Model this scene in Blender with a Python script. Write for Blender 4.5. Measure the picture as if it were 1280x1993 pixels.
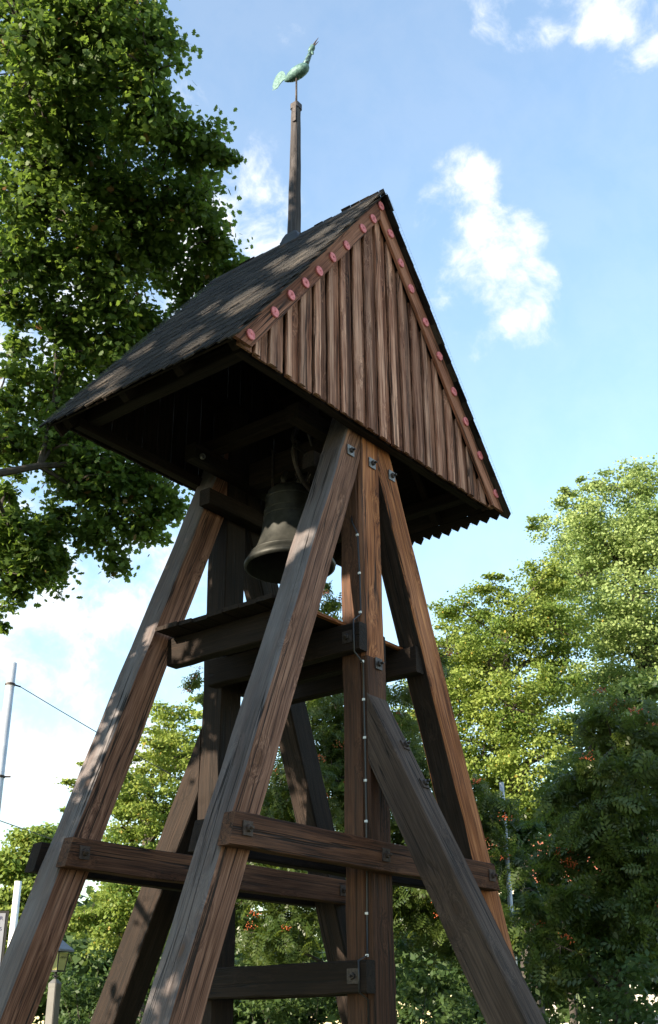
import bpy, math, random
import numpy as np
from mathutils import Vector, Matrix
for o in list(bpy.data.objects): bpy.data.objects.remove(o, do_unlink=True)
S = bpy.context.scene
COL = S.collection
random.seed(7); RNG = np.random.default_rng(11)
rad = math.radians

# ------------------------------------------------------------------ camera
cam_d = bpy.data.cameras.new('camera'); cam = bpy.data.objects.new('camera', cam_d); COL.objects.link(cam); S.camera = cam
CF = Vector((0.71441991, 0.55421784, 0.42713789)); CR = Vector((0.61599615, -0.78770607, -0.00823893)); CU = Vector((-0.33189295, -0.26900135, 0.90414896))
CP = Vector((-8.7425, -6.2126, 1.6))
cam.matrix_world = Matrix(((CR.x, CU.x, -CF.x, CP.x), (CR.y, CU.y, -CF.y, CP.y), (CR.z, CU.z, -CF.z, CP.z), (0, 0, 0, 1)))
cam_d.sensor_fit = 'HORIZONTAL'; cam_d.sensor_width = 36.0; cam_d.lens = 2166.5/1280*36
cam_d.clip_start = 0.1; cam_d.clip_end = 3000

# ------------------------------------------------------------------ sun and sky
SUN = Vector((-0.93, 0.24, 0.318)).normalized()
sun_el = math.asin(SUN.z); sun_az = math.atan2(SUN.x, SUN.y)
sd = bpy.data.lights.new('sun', 'SUN'); so = bpy.data.objects.new('sun', sd); COL.objects.link(so)
sd.energy = 4.6; sd.angle = rad(0.53); sd.color = (1.0, 0.87, 0.68)
so.rotation_euler = SUN.to_track_quat('Z', 'Y').to_euler()
W = bpy.data.worlds.new('World'); S.world = W; W.use_nodes = True
nt = W.node_tree; nt.nodes.clear()
def nd(t, typ, **k):
    n = t.nodes.new(typ)
    for a, b in k.items(): setattr(n, a, b)
    return n
def lk(t, a, b): t.links.new(a, b)
def math_n(t, op, a, b=None, c=None, clamp=False):
    n = t.nodes.new('ShaderNodeMath'); n.operation = op; n.use_clamp = clamp
    for i, v in enumerate((a, b, c)):
        if v is None: continue
        if hasattr(v, 'is_output'): t.links.new(v, n.inputs[i])
        else: n.inputs[i].default_value = v
    return n.outputs[0]
def mrange(t, v, a, b, c=0.0, d=1.0, smooth=False):
    n = t.nodes.new('ShaderNodeMapRange'); n.interpolation_type = 'SMOOTHSTEP' if smooth else 'LINEAR'; n.clamp = True
    t.links.new(v, n.inputs[0])
    for i, x in enumerate((a, b, c, d)): n.inputs[i+1].default_value = x
    return n.outputs[0]
def mixc(t, f, a, b, blend='MIX'):
    n = t.nodes.new('ShaderNodeMix'); n.data_type = 'RGBA'; n.blend_type = blend
    for i, v in ((0, f), (6, a), (7, b)):
        if hasattr(v, 'is_output'): t.links.new(v, n.inputs[i])
        elif i == 0: n.inputs[0].default_value = v
        else: n.inputs[i].default_value = (*v, 1.0)
    return n.outputs[2]
sky = nd(nt, 'ShaderNodeTexSky', sky_type='NISHITA', sun_disc=False, sun_elevation=sun_el, sun_rotation=sun_az)
sky.air_density = 1.5; sky.dust_density = 0.0; sky.ozone_density = 3.0; sky.altitude = 20
tc = nd(nt, 'ShaderNodeTexCoord')
DIR = tc.outputs['Generated']
# clouds: bodies at their bearings in the sky, broken up by fractal noise, and more of the same all round
CL = [((0.6675, 0.3693, 0.6466), 3.4, 1), ((0.6992, 0.3651, 0.6147), 3.7, 1), ((0.7296, 0.3655, 0.578), 3.5, 1), ((0.7203, 0.3859, 0.5765), 3.5, 0.8),
 ((0.6009, 0.2623, 0.755), 3.6, 1), ((0.6386, 0.2104, 0.7402), 3.2, 0.9), ((0.672, 0.2051, 0.7116), 2, 0.6), ((0.5618, 0.5231, 0.6409), 4.2, 1),
 ((0.5656, 0.5556, 0.6094), 5, 1), ((0.5509, 0.6017, 0.5784), 6, 1), ((0.4739, 0.6893, 0.5479), 8, 1), ((0.5031, 0.7101, 0.4926), 7, 1),
 ((0.5253, 0.7346, 0.4294), 7, 0.85), ((0.613, 0.7, 0.3663), 6, 0.85), ((0.6455, 0.6804, 0.347), 5, 0.85), ((0.5889, 0.7359, 0.3342), 7, 0.85),
 ((0.5694, 0.7677, 0.2939), 5.5, 0.9), ((0.6089, 0.772, 0.1825), 7, 0.85), ((0.5773, 0.7902, 0.2058), 5, 0.9), ((0.646, 0.7235, 0.2434), 5, 0.9),
 ((0.5391, 0.4668, 0.7011), 2.5, 0.30), ((0.5335, 0.4231, 0.7324), 3, 0.35), ((0.4685, 0.5164, 0.7168), 2, 0.5),
 ((-0.5, 0.75, 0.45), 12, 1), ((-0.7, -0.5, 0.5), 13, 1), ((0.1, -0.85, 0.5), 12, 1), ((0.85, -0.35, 0.4), 9, 1), ((-0.9, 0.2, 0.6), 8, .7), ((0.0, 0.1, 1.0), 9, .8), ((-.2, .6, .8), 9, .9)]
nz_w = nd(nt, 'ShaderNodeTexNoise'); nz_w.inputs['Scale'].default_value = 9; nz_w.inputs['Detail'].default_value = 3
lk(nt, DIR, nz_w.inputs['Vector'])
vs = nd(nt, 'ShaderNodeVectorMath', operation='SUBTRACT'); lk(nt, nz_w.outputs['Color'], vs.inputs[0]); vs.inputs[1].default_value = (.5, .5, .5)
vm = nd(nt, 'ShaderNodeVectorMath', operation='SCALE'); lk(nt, vs.outputs[0], vm.inputs[0]); vm.inputs['Scale'].default_value = 0.055
va = nd(nt, 'ShaderNodeVectorMath', operation='ADD'); lk(nt, DIR, va.inputs[0]); lk(nt, vm.outputs[0], va.inputs[1])
vn = nd(nt, 'ShaderNodeVectorMath', operation='NORMALIZE'); lk(nt, va.outputs[0], vn.inputs[0])
mask = None
for c, r, w in CL:
    dt = nd(nt, 'ShaderNodeVectorMath', operation='DOT_PRODUCT'); lk(nt, vn.outputs[0], dt.inputs[0]); dt.inputs[1].default_value = Vector(c).normalized()
    m = mrange(nt, dt.outputs['Value'], math.cos(rad(r)), math.cos(rad(r*.25)), 0, w, True)
    mask = m if mask is None else math_n(nt, 'MAXIMUM', mask, m)
fb = nd(nt, 'ShaderNodeTexNoise'); fb.inputs['Scale'].default_value = 17; fb.inputs['Detail'].default_value = 12; fb.inputs['Roughness'].default_value = .62
lk(nt, vn.outputs[0], fb.inputs['Vector'])
dens = math_n(nt, 'ADD', math_n(nt, 'MULTIPLY', mask, .42), math_n(nt, 'MULTIPLY', fb.outputs['Fac'], 1.25))
dens = mrange(nt, dens, .86, 1.26, .12, 1, True)
cloudc = mixc(nt, mrange(nt, fb.outputs['Fac'], .35, .6), (2.5, 2.8, 3.2), (3.5, 3.5, 3.5))
skyc = mixc(nt, dens, sky.outputs[0], cloudc)
bg = nd(nt, 'ShaderNodeBackground'); lk(nt, skyc, bg.inputs[0]); bg.inputs[1].default_value = 0.122
wo = nd(nt, 'ShaderNodeOutputWorld'); lk(nt, bg.outputs[0], wo.inputs[0])
S.view_settings.view_transform = 'Standard'; S.view_settings.look = 'None'; S.view_settings.gamma = 1.0
S.view_settings.exposure = 1.68
S.render.engine = 'CYCLES'

# ------------------------------------------------------------------ materials
MATS = {}
def new_mat(name):
    m = bpy.data.materials.new(name); m.use_nodes = True; t = m.node_tree; t.nodes.clear(); MATS[name] = m
    out = nd(t, 'ShaderNodeOutputMaterial'); p = nd(t, 'ShaderNodeBsdfPrincipled'); lk(t, p.outputs[0], out.inputs[0])
    return m, t, p, out
def noise(t, vec, scale, detail=3, rough=.55):
    mp = nd(t, 'ShaderNodeVectorMath', operation='MULTIPLY'); lk(t, vec, mp.inputs[0]); mp.inputs[1].default_value = scale
    n = nd(t, 'ShaderNodeTexNoise'); n.inputs['Scale'].default_value = 1; n.inputs['Detail'].default_value = detail; n.inputs['Roughness'].default_value = rough
    lk(t, mp.outputs[0], n.inputs['Vector']); return n.outputs['Fac']
def wood(name, dark, mid, light, grey=(.16, .15, .15), grey_amt=.3, face_grey=0.0, bump=.5, knot=1.0, vary=.25, rough=.8, crack=1.0, knotc=(.22, .10, .035)):
    m, t, p, out = new_mat(name)
    at = nd(t, 'ShaderNodeAttribute', attribute_name='gc'); gc = at.outputs['Vector']
    oi = nd(t, 'ShaderNodeObjectInfo')
    # knots: grain bends round them
    kv = nd(t, 'ShaderNodeVectorMath', operation='MULTIPLY'); lk(t, gc, kv.inputs[0]); kv.inputs[1].default_value = (3.2, 3.2, 1.5)
    vo = nd(t, 'ShaderNodeTexVoronoi'); vo.inputs['Scale'].default_value = 1.0; lk(t, kv.outputs[0], vo.inputs['Vector'])
    kd = vo.outputs['Distance']
    bend = mrange(t, kd, .05, .42, .085, 0, True)
    sx = nd(t, 'ShaderNodeSeparateXYZ'); lk(t, gc, sx.inputs[0])
    wob = noise(t, gc, (1.5, 1.5, .8), 2)
    off = math_n(t, 'ADD', bend, math_n(t, 'MULTIPLY', wob, .05))
    cx = nd(t, 'ShaderNodeCombineXYZ')
    lk(t, math_n(t, 'ADD', sx.outputs[0], off), cx.inputs[0]); lk(t, math_n(t, 'ADD', sx.outputs[1], off), cx.inputs[1]); lk(t, sx.outputs[2], cx.inputs[2])
    v = cx.outputs[0]
    g1 = noise(t, v, (95, 95, 1.6), 3, .6); g2 = noise(t, v, (24, 24, .55), 3, .6); g3 = noise(t, gc, (3.0, 3.0, .7), 4, .6)
    g4 = noise(t, gc, (40, 40, 9), 3, .6)
    gm = math_n(t, 'ADD', math_n(t, 'MULTIPLY', g1, .5), math_n(t, 'MULTIPLY', g2, .5))
    cr = nd(t, 'ShaderNodeValToRGB'); lk(t, gm, cr.inputs[0])
    e = cr.color_ramp.elements; e[0].position = .36; e[0].color = (*dark, 1); e[1].position = .66; e[1].color = (*light, 1)
    x = cr.color_ramp.elements.new(.5); x.color = (*mid, 1)
    c = cr.outputs[0]
    # weathered grey in patches and on the rain side
    gf = mrange(t, math_n(t, 'ADD', g3, math_n(t, 'MULTIPLY', g2, .35)), .5, .82, 0, 1, True)
    gf = math_n(t, 'MULTIPLY', gf, grey_amt)
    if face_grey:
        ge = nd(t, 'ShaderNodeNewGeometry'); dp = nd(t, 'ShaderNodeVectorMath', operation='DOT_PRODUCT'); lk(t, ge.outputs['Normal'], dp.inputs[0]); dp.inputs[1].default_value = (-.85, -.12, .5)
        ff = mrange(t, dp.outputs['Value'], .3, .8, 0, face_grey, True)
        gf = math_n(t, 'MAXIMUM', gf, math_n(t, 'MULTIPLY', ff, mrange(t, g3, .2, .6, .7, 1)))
    greyc = mixc(t, g1, tuple(a*.6 for a in grey), tuple(a*1.35 for a in grey))
    c = mixc(t, gf, c, greyc)
    # blotches, dark streaks
    c = mixc(t, mrange(t, g3, .3, .62, .0, 1), tuple(0.0 for _ in range(3)), c) if False else c
    hb = nd(t, 'ShaderNodeHueSaturation'); lk(t, c, hb.inputs['Color'])
    lk(t, math_n(t, 'MULTIPLY', math_n(t, 'ADD', 1-vary, math_n(t, 'MULTIPLY', oi.outputs['Random'], 2*vary)), mrange(t, g3, .3, .7, .58, 1.3)), hb.inputs['Value'])
    c = hb.outputs[0]
    if knot:
        kr = mrange(t, kd, .07, .12, 1, 0, True); kc = mrange(t, kd, .02, .06, 1, 0, True)
        c = mixc(t, math_n(t, 'MULTIPLY', kr, .75*knot), c, knotc)
        c = mixc(t, math_n(t, 'MULTIPLY', kc, .85*knot), c, (.015, .008, .005))
        ring = mrange(t, kd, .12, .22, 1, 0, True)
        c = mixc(t, math_n(t, 'MULTIPLY', ring, .35*knot), c, tuple(a*.5 for a in dark))
    ck = noise(t, gc, (7.5, 7.5, .17), 3, .55)
    cd = math_n(t, 'ABSOLUTE', math_n(t, 'SUBTRACT', ck, .5))
    gate = mrange(t, noise(t, gc, (2.5, 2.5, .5), 1), .38, .52)
    cm = math_n(t, 'MULTIPLY', mrange(t, cd, .002, .016, 1, 0, True), math_n(t, 'MULTIPLY', gate, crack))
    c = mixc(t, math_n(t, 'MULTIPLY', cm, .9), c, (.008, .006, .005))
    lk(t, c, p.inputs['Base Color']); p.inputs['Roughness'].default_value = rough
    p.inputs['Specular IOR Level'].default_value = .12 if name == 'shingle' else .25
    hh = math_n(t, 'SUBTRACT', math_n(t, 'ADD', math_n(t, 'MULTIPLY', g1, .8), math_n(t, 'MULTIPLY', g4, .35)), math_n(t, 'MULTIPLY', cm, 1.6))
    b = nd(t, 'ShaderNodeBump'); b.inputs['Strength'].default_value = bump; b.inputs['Distance'].default_value = .012; lk(t, hh, b.inputs['Height'])
    lk(t, b.outputs[0], p.inputs['Normal'])
    return m
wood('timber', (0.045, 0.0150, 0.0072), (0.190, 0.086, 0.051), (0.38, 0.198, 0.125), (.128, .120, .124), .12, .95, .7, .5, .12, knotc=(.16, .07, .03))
wood('timber_mid', (0.01495, 0.0045, 0.0017), (0.0736, 0.026, 0.01063), (0.1495, 0.06, 0.0272), (0.0805, 0.06, 0.0476), .18, .35, .6, .7, .18, knotc=(.11, .045, .018))
wood('timber_red', (0.07, 0.0168, 0.0045), (0.329, 0.108, 0.034), (0.644, 0.258, 0.09), (.18, .14, .12), .22, .5, .6, 1.0, .12)
wood('timber_shaded', (.008, .004, .0025), (.022, .0125, .0085), (.045, .028, .020), (.035, .03, .027), .2, .0, .6, .6, .1, knotc=(.07, .04, .02))  # dark timber for inward leg faces, with their shade in the colour
wood('timber_grey', (.013, .007, .0042), (.056, .031, .020), (.105, .067, .049), (.092, .075, .066), .3, .4, .6, .8, .12, knotc=(.075, .045, .03))
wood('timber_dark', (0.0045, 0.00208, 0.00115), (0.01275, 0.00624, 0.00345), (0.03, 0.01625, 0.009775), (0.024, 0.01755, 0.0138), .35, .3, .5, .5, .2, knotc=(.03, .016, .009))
wood('board', (0.020, 0.0045, 0.0018), (0.185, 0.064, 0.031), (0.50, 0.235, 0.14), (0.34, 0.20, 0.145), .42, .0, 1.0, .9, .42, crack=.9, knotc=(.2, .09, .04))
wood('cover', (0.0598, 0.0132, 0.0055), (0.35, 0.145, 0.085), (0.72, 0.40, 0.275), (0.56, 0.34, 0.245), .5, .0, 1.0, .8, .35, crack=.9, knotc=(.2, .09, .04))
wood('barge', (0.085, 0.02368, 0.0124), (0.27, 0.09768, 0.05456), (0.45, 0.1887, 0.1147), (0.34, 0.1776, 0.1147), .4, .0, .6, .5, .12)
wood('shingle', (.004, .0036, .0033), (.0155, .0122, .0096), (.042, .034, .027), (.11, .088, .068), .34, .0, .9, 0, .55, rough=.85, crack=1)
wood('spire_wood', (.022, .016, .015), (.060, .048, .045), (.115, .098, .095), (.095, .092, .096), .5, .2, .6, .4, .1)

def plain(name, col, rough=.5, metal=0.0, var=.25, scale=9.0, bump=.0, col2=None, spec=.5):
    m, t, p, out = new_mat(name)
    tcn = nd(t, 'ShaderNodeTexCoord'); n = noise(t, tcn.outputs['Object'], (scale,)*3, 5, .6)
    a = tuple(x*(1-var) for x in col); b = col2 if col2 else tuple(min(1, x*(1+var)) for x in col)
    lk(t, mixc(t, mrange(t, n, .35, .65), a, b), p.inputs['Base Color'])
    p.inputs['Roughness'].default_value = rough; p.inputs['Metallic'].default_value = metal; p.inputs['Specular IOR Level'].default_value = spec
    if bump:
        bn = nd(t, 'ShaderNodeBump'); bn.inputs['Strength'].default_value = bump; bn.inputs['Distance'].default_value = .01; lk(t, n, bn.inputs['Height']); lk(t, bn.outputs[0], p.inputs['Normal'])
    return m
plain('iron', (.055, .045, .042), .55, .5, .4, 30, .3)
plain('plate', (.20, .19, .19), .5, .5, .35, 40, .3)
plain('rust_iron', (.06, .040, .032), .75, .3, .4, 30, .4)
plain('disc_pink', (.70, .165, .175), .7, 0, .3, 22, .3, (.86, .27, .285))
plain('disc_nail', (.30, .06, .07), .6)
plain('bronze', (.022, .0235, .021), .55, .4, .4, 5, .04, (.052, .052, .046))
plain('bell_dark', (.03, .03, .027), .7, .3)
plain('verdigris', (.045, .115, .11), .6, .2, .3, 22, .3, (.12, .22, .195))
plain('verdigris_dark', (.012, .03, .035), .5, .3, .3, 30, .2, (.11, .2, .19))
plain('cable_black', (.02, .02, .022), .35, 0, .2, 30, 0)
plain('clip_white', (.75, .75, .74), .4, 0, .05)
plain('wire_steel', (.085, .08, .078), .5, .3, .2, 30)
plain('lead', (.035, .036, .04), .5, .4)
plain('pole_grey', (.50, .52, .55), .4, .3, .1, 4)
plain('pole_white', (.78, .77, .75), .45, 0, .08, 6)
plain('post_paint', (.11, .105, .10), .3, 0, .1, 6)
plain('black_paint', (.012, .012, .014), .35, 0, .2)
plain('sign_grey', (.20, .21, .25), .4, 0, .08, 5)
plain('sign_print', (.05, .05, .13), .5)
plain('sign_photo', (.30, .24, .10), .5, 0, .4, 7, 0, (.16, .25, .12))
plain('bark', (.075, .058, .045), .85, 0, .45, 14, .8)
plain('bark_dark', (.045, .036, .028), .85, 0, .45, 14, .8)
plain('berry', (.42, .085, .015), .35, 0, .35, 20)
plain('stucco', (.62, .56, .47), .8, 0, .08, 3, .1)
plain('roof_tile', (.35, .11, .06), .8, 0, .25, 3, .3)
plain('window_frame', (.7, .7, .68), .5)
plain('soil', (.06, .075, .03), .95, 0, .4, .6, .4, (.10, .12, .045))
plain('asphalt', (.05, .05, .052), .9, 0, .3, 5, .3)
plain('stone', (.28, .27, .26), .85, 0, .25, 6, .4)
m, t, p, out = new_mat('glass_dark'); p.inputs['Base Color'].default_value = (.03, .04, .05, 1); p.inputs['Roughness'].default_value = .06
m, t, p, out = new_mat('lantern_glass'); p.inputs['Base Color'].default_value = (.62, .58, .22, 1); p.inputs['Roughness'].default_value = .2; p.inputs['Transmission Weight'].default_value = .25
def leaf_mat(name, c1, c2, trans, tw=.45, rough=.45, spec=.35, rare=None):
    m, t, p, out = new_mat(name)
    ge = nd(t, 'ShaderNodeNewGeometry'); rnd = ge.outputs['Random Per Island']
    pos = noise(t, ge.outputs['Position'], (.55, .55, .55), 2)
    f = math_n(t, 'ADD', math_n(t, 'MULTIPLY', rnd, .5), mrange(t, pos, .36, .64, -.05, .6), clamp=True)
    col = mixc(t, f, c1, c2)
    if rare: col = mixc(t, math_n(t, 'GREATER_THAN', rnd, .985), col, rare)
    lk(t, col, p.inputs['Base Color']); p.inputs['Roughness'].default_value = rough; p.inputs['Specular IOR Level'].default_value = spec
    tr = nd(t, 'ShaderNodeBsdfTranslucent'); lk(t, mixc(t, .75, col, trans), tr.inputs[0])
    mx = nd(t, 'ShaderNodeMixShader'); mx.inputs[0].default_value = tw
    lk(t, p.outputs[0], mx.inputs[1]); lk(t, tr.outputs[0], mx.inputs[2]); lk(t, mx.outputs[0], out.inputs[0])
    return m
leaf_mat('maple_leaf', (.052, .100, .020), (.100, .155, .034), (.20, .30, .04), .5, .5, .3, (.20, .10, .04))
leaf_mat('linden_leaf', (.080, .145, .026), (.31, .36, .085), (.36, .46, .08), .42, .55, .25, (.40, .30, .06))
leaf_mat('ash_leaf', (.14, .215, .060), (.36, .43, .165), (.38, .50, .14), .42, .55, .25)
leaf_mat('rowan_leaf', (.030, .058, .013), (.092, .125, .030), (.21, .28, .04), .4, .4, .4)
leaf_mat('shrub_leaf', (.035, .070, .022), (.075, .115, .035), (.16, .25, .05), .35, .5, .3)
leaf_mat('red_leaf', (.30, .03, .03), (.45, .07, .04), (.6, .06, .05), .4)
leaf_mat('grass_leaf', (.05, .10, .02), (.09, .14, .035), (.18, .28, .05), .3)

# ------------------------------------------------------------------ object helpers
def link(o, parent=None):
    COL.objects.link(o)
    if parent is not None: o.parent = parent
    return o
def tag(o, label=None, cat=None, group=None, kind=None):
    if label: o['label'] = label
    if cat: o['category'] = cat
    if group: o['group'] = group
    if kind: o['kind'] = kind
    return o
def thing(name, loc, label, cat, group=None):
    o = bpy.data.objects.new(name, None); o.location = loc; o.empty_display_size = .2
    link(o); tag(o, label, cat, group); return o
class MB:
    """collects faces; build() links them as one mesh object; gc = grain coordinates"""
    def __init__(s): s.v = []; s.f = []; s.g = []; s.smooth = False
    def add(s, vs, fs, gs=None):
        b = len(s.v); s.v += [tuple(x) for x in vs]; s.f += [tuple(i+b for i in f) for f in fs]
        s.g += [tuple(x) for x in (gs if gs is not None else vs)]
    def loft(s, rings, frame=None, caps=True, close=True):
        n = len(rings[0]); vs = [Vector(p) for r in rings for p in r]; fs = []
        for i in range(len(rings)-1):
            for j in range(n if close else n-1):
                a = i*n+j; b = i*n+(j+1) % n; fs.append((a, b, b+n, a+n))
        if caps: fs.append(tuple(range(n))[::-1]); fs.append(tuple((len(rings)-1)*n+k for k in range(n)))
        gs = None
        if frame:
            o, ax, ay, az = frame; off = Vector((random.uniform(0, 40), random.uniform(0, 40), random.uniform(0, 40)))
            gs = [(Vector(((q-o).dot(ax), (q-o).dot(ay), (q-o).dot(az)))+off) for q in vs]
        s.add(vs, fs, gs)
    def tube(s, pts, rs, n=8, caps=True):
        pts = [Vector(p) for p in pts]; rings = []
        if not isinstance(rs, (list, tuple)): rs = [rs]*len(pts)
        up = Vector((0, 0, 1)) if abs((pts[-1]-pts[0]).normalized().z) < .9 else Vector((1, 0, 0))
        for i, p in enumerate(pts):
            d = (pts[min(i+1, len(pts)-1)]-pts[max(i-1, 0)]).normalized()
            a = d.cross(up).normalized(); b = a.cross(d).normalized()
            rings.append([p+(a*math.cos(2*math.pi*k/n)+b*math.sin(2*math.pi*k/n))*rs[i] for k in range(n)])
        s.loft(rings, None, caps)
    def lathe(s, o, axis, prof, n=32, caps=True):
        o = Vector(o); az = Vector(axis).normalized(); a = az.orthogonal().normalized(); b = az.cross(a)
        s.loft([[o+az*z+(a*math.cos(2*math.pi*k/n)+b*math.sin(2*math.pi*k/n))*max(r, 1e-4) for k in range(n)] for r, z in prof], None, caps)
    def build(s, name, mat, parent=None, smooth=False):
        me = bpy.data.meshes.new(name); me.from_pydata(s.v, [], s.f); me.update()
        at = me.attributes.new('gc', 'FLOAT_VECTOR', 'POINT'); at.data.foreach_set('vector', np.array(s.g, dtype=np.float32).ravel())
        me.materials.append(MATS[mat])
        if smooth or s.smooth: me.polygons.foreach_set('use_smooth', [True]*len(me.polygons))
        o = bpy.data.objects.new(name, me); link(o, parent); return o
def crect(c, a, b, ch):
    """chamfered rectangle ring, half vectors a, b"""
    la, lb = a.length, b.length; ua, ub = a/la, b/lb
    P = []
    for sa, sb, first in ((1, 1, 0), (-1, 1, 1), (-1, -1, 0), (1, -1, 1)):
        k = c+a*sa+b*sb; e1 = k-ua*sa*ch; e2 = k-ub*sb*ch
        P += [e2, e1] if first == 0 else [e1, e2]
    return P
def beam(name, p0, p1, w, h, xdir, mat, parent, ch=.010, jit=.004, segs=None, tilt0=None, tilt1=None, bow=0.0):
    """timber from p0 to p1; w along xdir, h across; tilt = shift of the end ring along the axis per unit of (x, y)"""
    p0, p1 = Vector(p0), Vector(p1); L = (p1-p0).length; az = (p1-p0)/L
    ax = Vector(xdir); ax = (ax-az*ax.dot(az)).normalized(); ay = az.cross(ax)
    n = segs or max(2, int(L/.35)); mb = MB(); rings = []
    js = [[random.uniform(-jit, jit) for _ in range(4)] for _ in range(n+1)]
    for i in range(n+1):
        f = i/n; c = p0.lerp(p1, f)+ax*bow*math.sin(math.pi*f)
        r = crect(c+ax*js[i][0]+ay*js[i][1], ax*(w/2+js[i][2]), ay*(h/2+js[i][3]), ch)
        tl = tilt0 if i == 0 else tilt1 if i == n else None
        if tl: r = [q+az*((q-c).dot(ax)*tl[0]+(q-c).dot(ay)*tl[1]) for q in r]
        rings.append(r)
    mb.loft(rings, (p0, ax, ay, az))
    return mb.build(name, mat, parent)
def box(mb, x0, x1, y0, y1, z0, z1):
    vs = [(x, y, z) for z in (z0, z1) for y in (y0, y1) for x in (x0, x1)]
    mb.add(vs, [(0, 2, 3, 1), (4, 5, 7, 6), (0, 1, 5, 4), (1, 3, 7, 5), (3, 2, 6, 7), (2, 0, 4, 6)])

# ------------------------------------------------------------------ ground
mb = MB(); N = 24
mb.add([(-600+1200*i/N, -600+1200*j/N, 0) for j in range(N+1) for i in range(N+1)], [(j*(N+1)+i, j*(N+1)+i+1, (j+1)*(N+1)+i+1, (j+1)*(N+1)+i) for j in range(N) for i in range(N)])
tag(mb.build('ground', 'soil'), kind='structure')
mb = MB(); mb.add([(-40, -9.5, .004), (14, -9.5, .004), (14, -4.6, .004), (-40, -4.6, .004)], [(0, 1, 2, 3)])
tag(mb.build('footpath', 'asphalt'), kind='structure')

# ------------------------------------------------------------------ the bell tower
A_, B_, SL, WX, WY, D = 3.3046, 2.9502, .38652, .320, .295, 1.942
RW, ZE, ZR, YG, YR = 2.4864, 7.512, 10.8545, -.233, 2.408
tower = thing('bell_tower', (0, 0, 0), 'dark timber bell tower with splayed legs and steep shingled roof', 'bell tower')
X, Y, Z = Vector((1, 0, 0)), Vector((0, 1, 0)), Vector((0, 0, 1))
def leg(sgn, y0, mat, ztop=7.95):
    mb = MB(); rings = []; n = 24; zs = [ztop*i/n for i in range(n+1)]+[7.22]; zs.sort()
    for z in zs:
        xo = max(A_-SL*z, .24); xi = max(B_-SL*z, WX/2+.004)
        j = [random.uniform(-.007, .007) for _ in range(4)]
        c = Vector((sgn*((xo+xi)/2+j[0]), y0+WY/2+j[1]*.6, z))
        a = X*((xo-xi)/2+j[2]*.5); b = Y*(WY/2-.001+min(j[3], 0)*.6)
        rings.append(crect(c, a, b, random.uniform(.012, .02)))
    ang = math.atan(SL); az = Vector((-sgn*math.sin(ang), 0, math.cos(ang))); ax = az.cross(Y)
    mb.loft(rings, (Vector((sgn*A_, y0, 0)), ax, Y, az))
    o = mb.build('leg', mat, tower)
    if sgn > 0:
        o.data.materials.append(MATS['timber_shaded'])  # inward faces of the right legs: shade painted in as darker timber
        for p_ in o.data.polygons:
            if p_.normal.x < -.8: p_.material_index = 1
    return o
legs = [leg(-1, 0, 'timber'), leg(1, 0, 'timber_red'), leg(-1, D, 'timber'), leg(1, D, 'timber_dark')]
legs[0]['label'] = 'grey-sided brown front leg, nearest to the viewer'
legs[1]['label'] = 'reddish brown front leg with large knots'
# posts: a main timber with a facing timber on its outer side
beam('post', (0, .185, 0), (0, .185, 7.95), WX, .22, X, 'timber_mid', tower, segs=24)
beam('post_facing', (.008, .037, 5.035), (.008, .037, 7.93), WX-.02, .072, X, 'timber_red', tower, .006, .002, segs=10)
beam('post_facing', (.004, .030, 0), (.004, .030, 5.030), WX-.004, .086, X, 'timber_mid', tower, .008, .002, segs=16)
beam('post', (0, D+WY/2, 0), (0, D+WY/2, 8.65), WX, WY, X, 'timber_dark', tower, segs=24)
# braces leaning on the posts
def brace(y_at, sgn, mat, lab):
    # axis in the YZ plane; face edges run 0.5 m out for each metre down
    d = Vector((0, sgn*.503, -1)).normalized(); top = Vector((0, y_at+sgn*(-.02), 4.32)); L = 4.95
    o = beam('brace', top, top+d*L, WX+.004, .315, X, mat, tower, .012, .004, segs=16, tilt0=(0, -sgn*1.95 if False else 0))
    return o
def brace_mesh(y0, sgn, mat):
    mb = MB(); rings = []; n = 18
    k = .503
    for i in range(n+1):
        f = i/n
        zt = 4.655*(1-f)+(-.02)*f; zb = 3.97*(1-f)+(-.02)*f
        # upper edge and lower edge of the brace at this section
        yt = y0+sgn*(4.655-zt)*k; yb = y0+sgn*(3.97-zb)*k*.97
        pt = Vector((0, yt, zt)); pb = Vector((0, yb, zb)); c = (pt+pb)/2; h = (pt-pb)/2
        j = [random.uniform(-.004, .004) for _ in range(2)]
        rings.append(crect(c+X*j[0], X*(WX/2+.002+j[1]), h, .012))
    az = Vector((0, sgn*k, -1)).normalized()
    mb.loft(rings, (Vector((0, y0, 4.6)), X, az.cross(X), az)); return mb.build('brace', mat, tower)
br = brace_mesh(-.002, -1, 'timber_grey'); br['label'] = 'weathered grey brace leaning out towards the viewer'
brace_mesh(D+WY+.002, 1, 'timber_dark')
# paired tie beams across each frame
for y0, mt in ((0, 'timber_mid'), (D, 'timber_mid')):
    for ya, mm in ((y0-.066, mt), (y0+WY+.066, 'timber_dark')):
        mb = MB(); rings = []; n = 14
        for i in range(n+1):
            f = i/n; j = [random.uniform(-.004, .004) for _ in range(3)]
            zc = 3.102; xl = -2.167 if ya < y0 or y0 else -2.06; xr = 1.905; x = xl+(xr-xl)*f
            r = crect(Vector((x, ya+j[0]*.4, zc+j[1])), Y*(.064), Z*(.131+j[2]*.5), .008)
            if i in (0, n): r = [q+X*((q.z-zc)*(.27 if i == 0 else -.36)) for q in r]
            rings.append(r)
        mb.loft(rings, (Vector((-2.1, ya, 3.1)), Y, Z, X)); mb.build('tie_beam', mm, tower)
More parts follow.
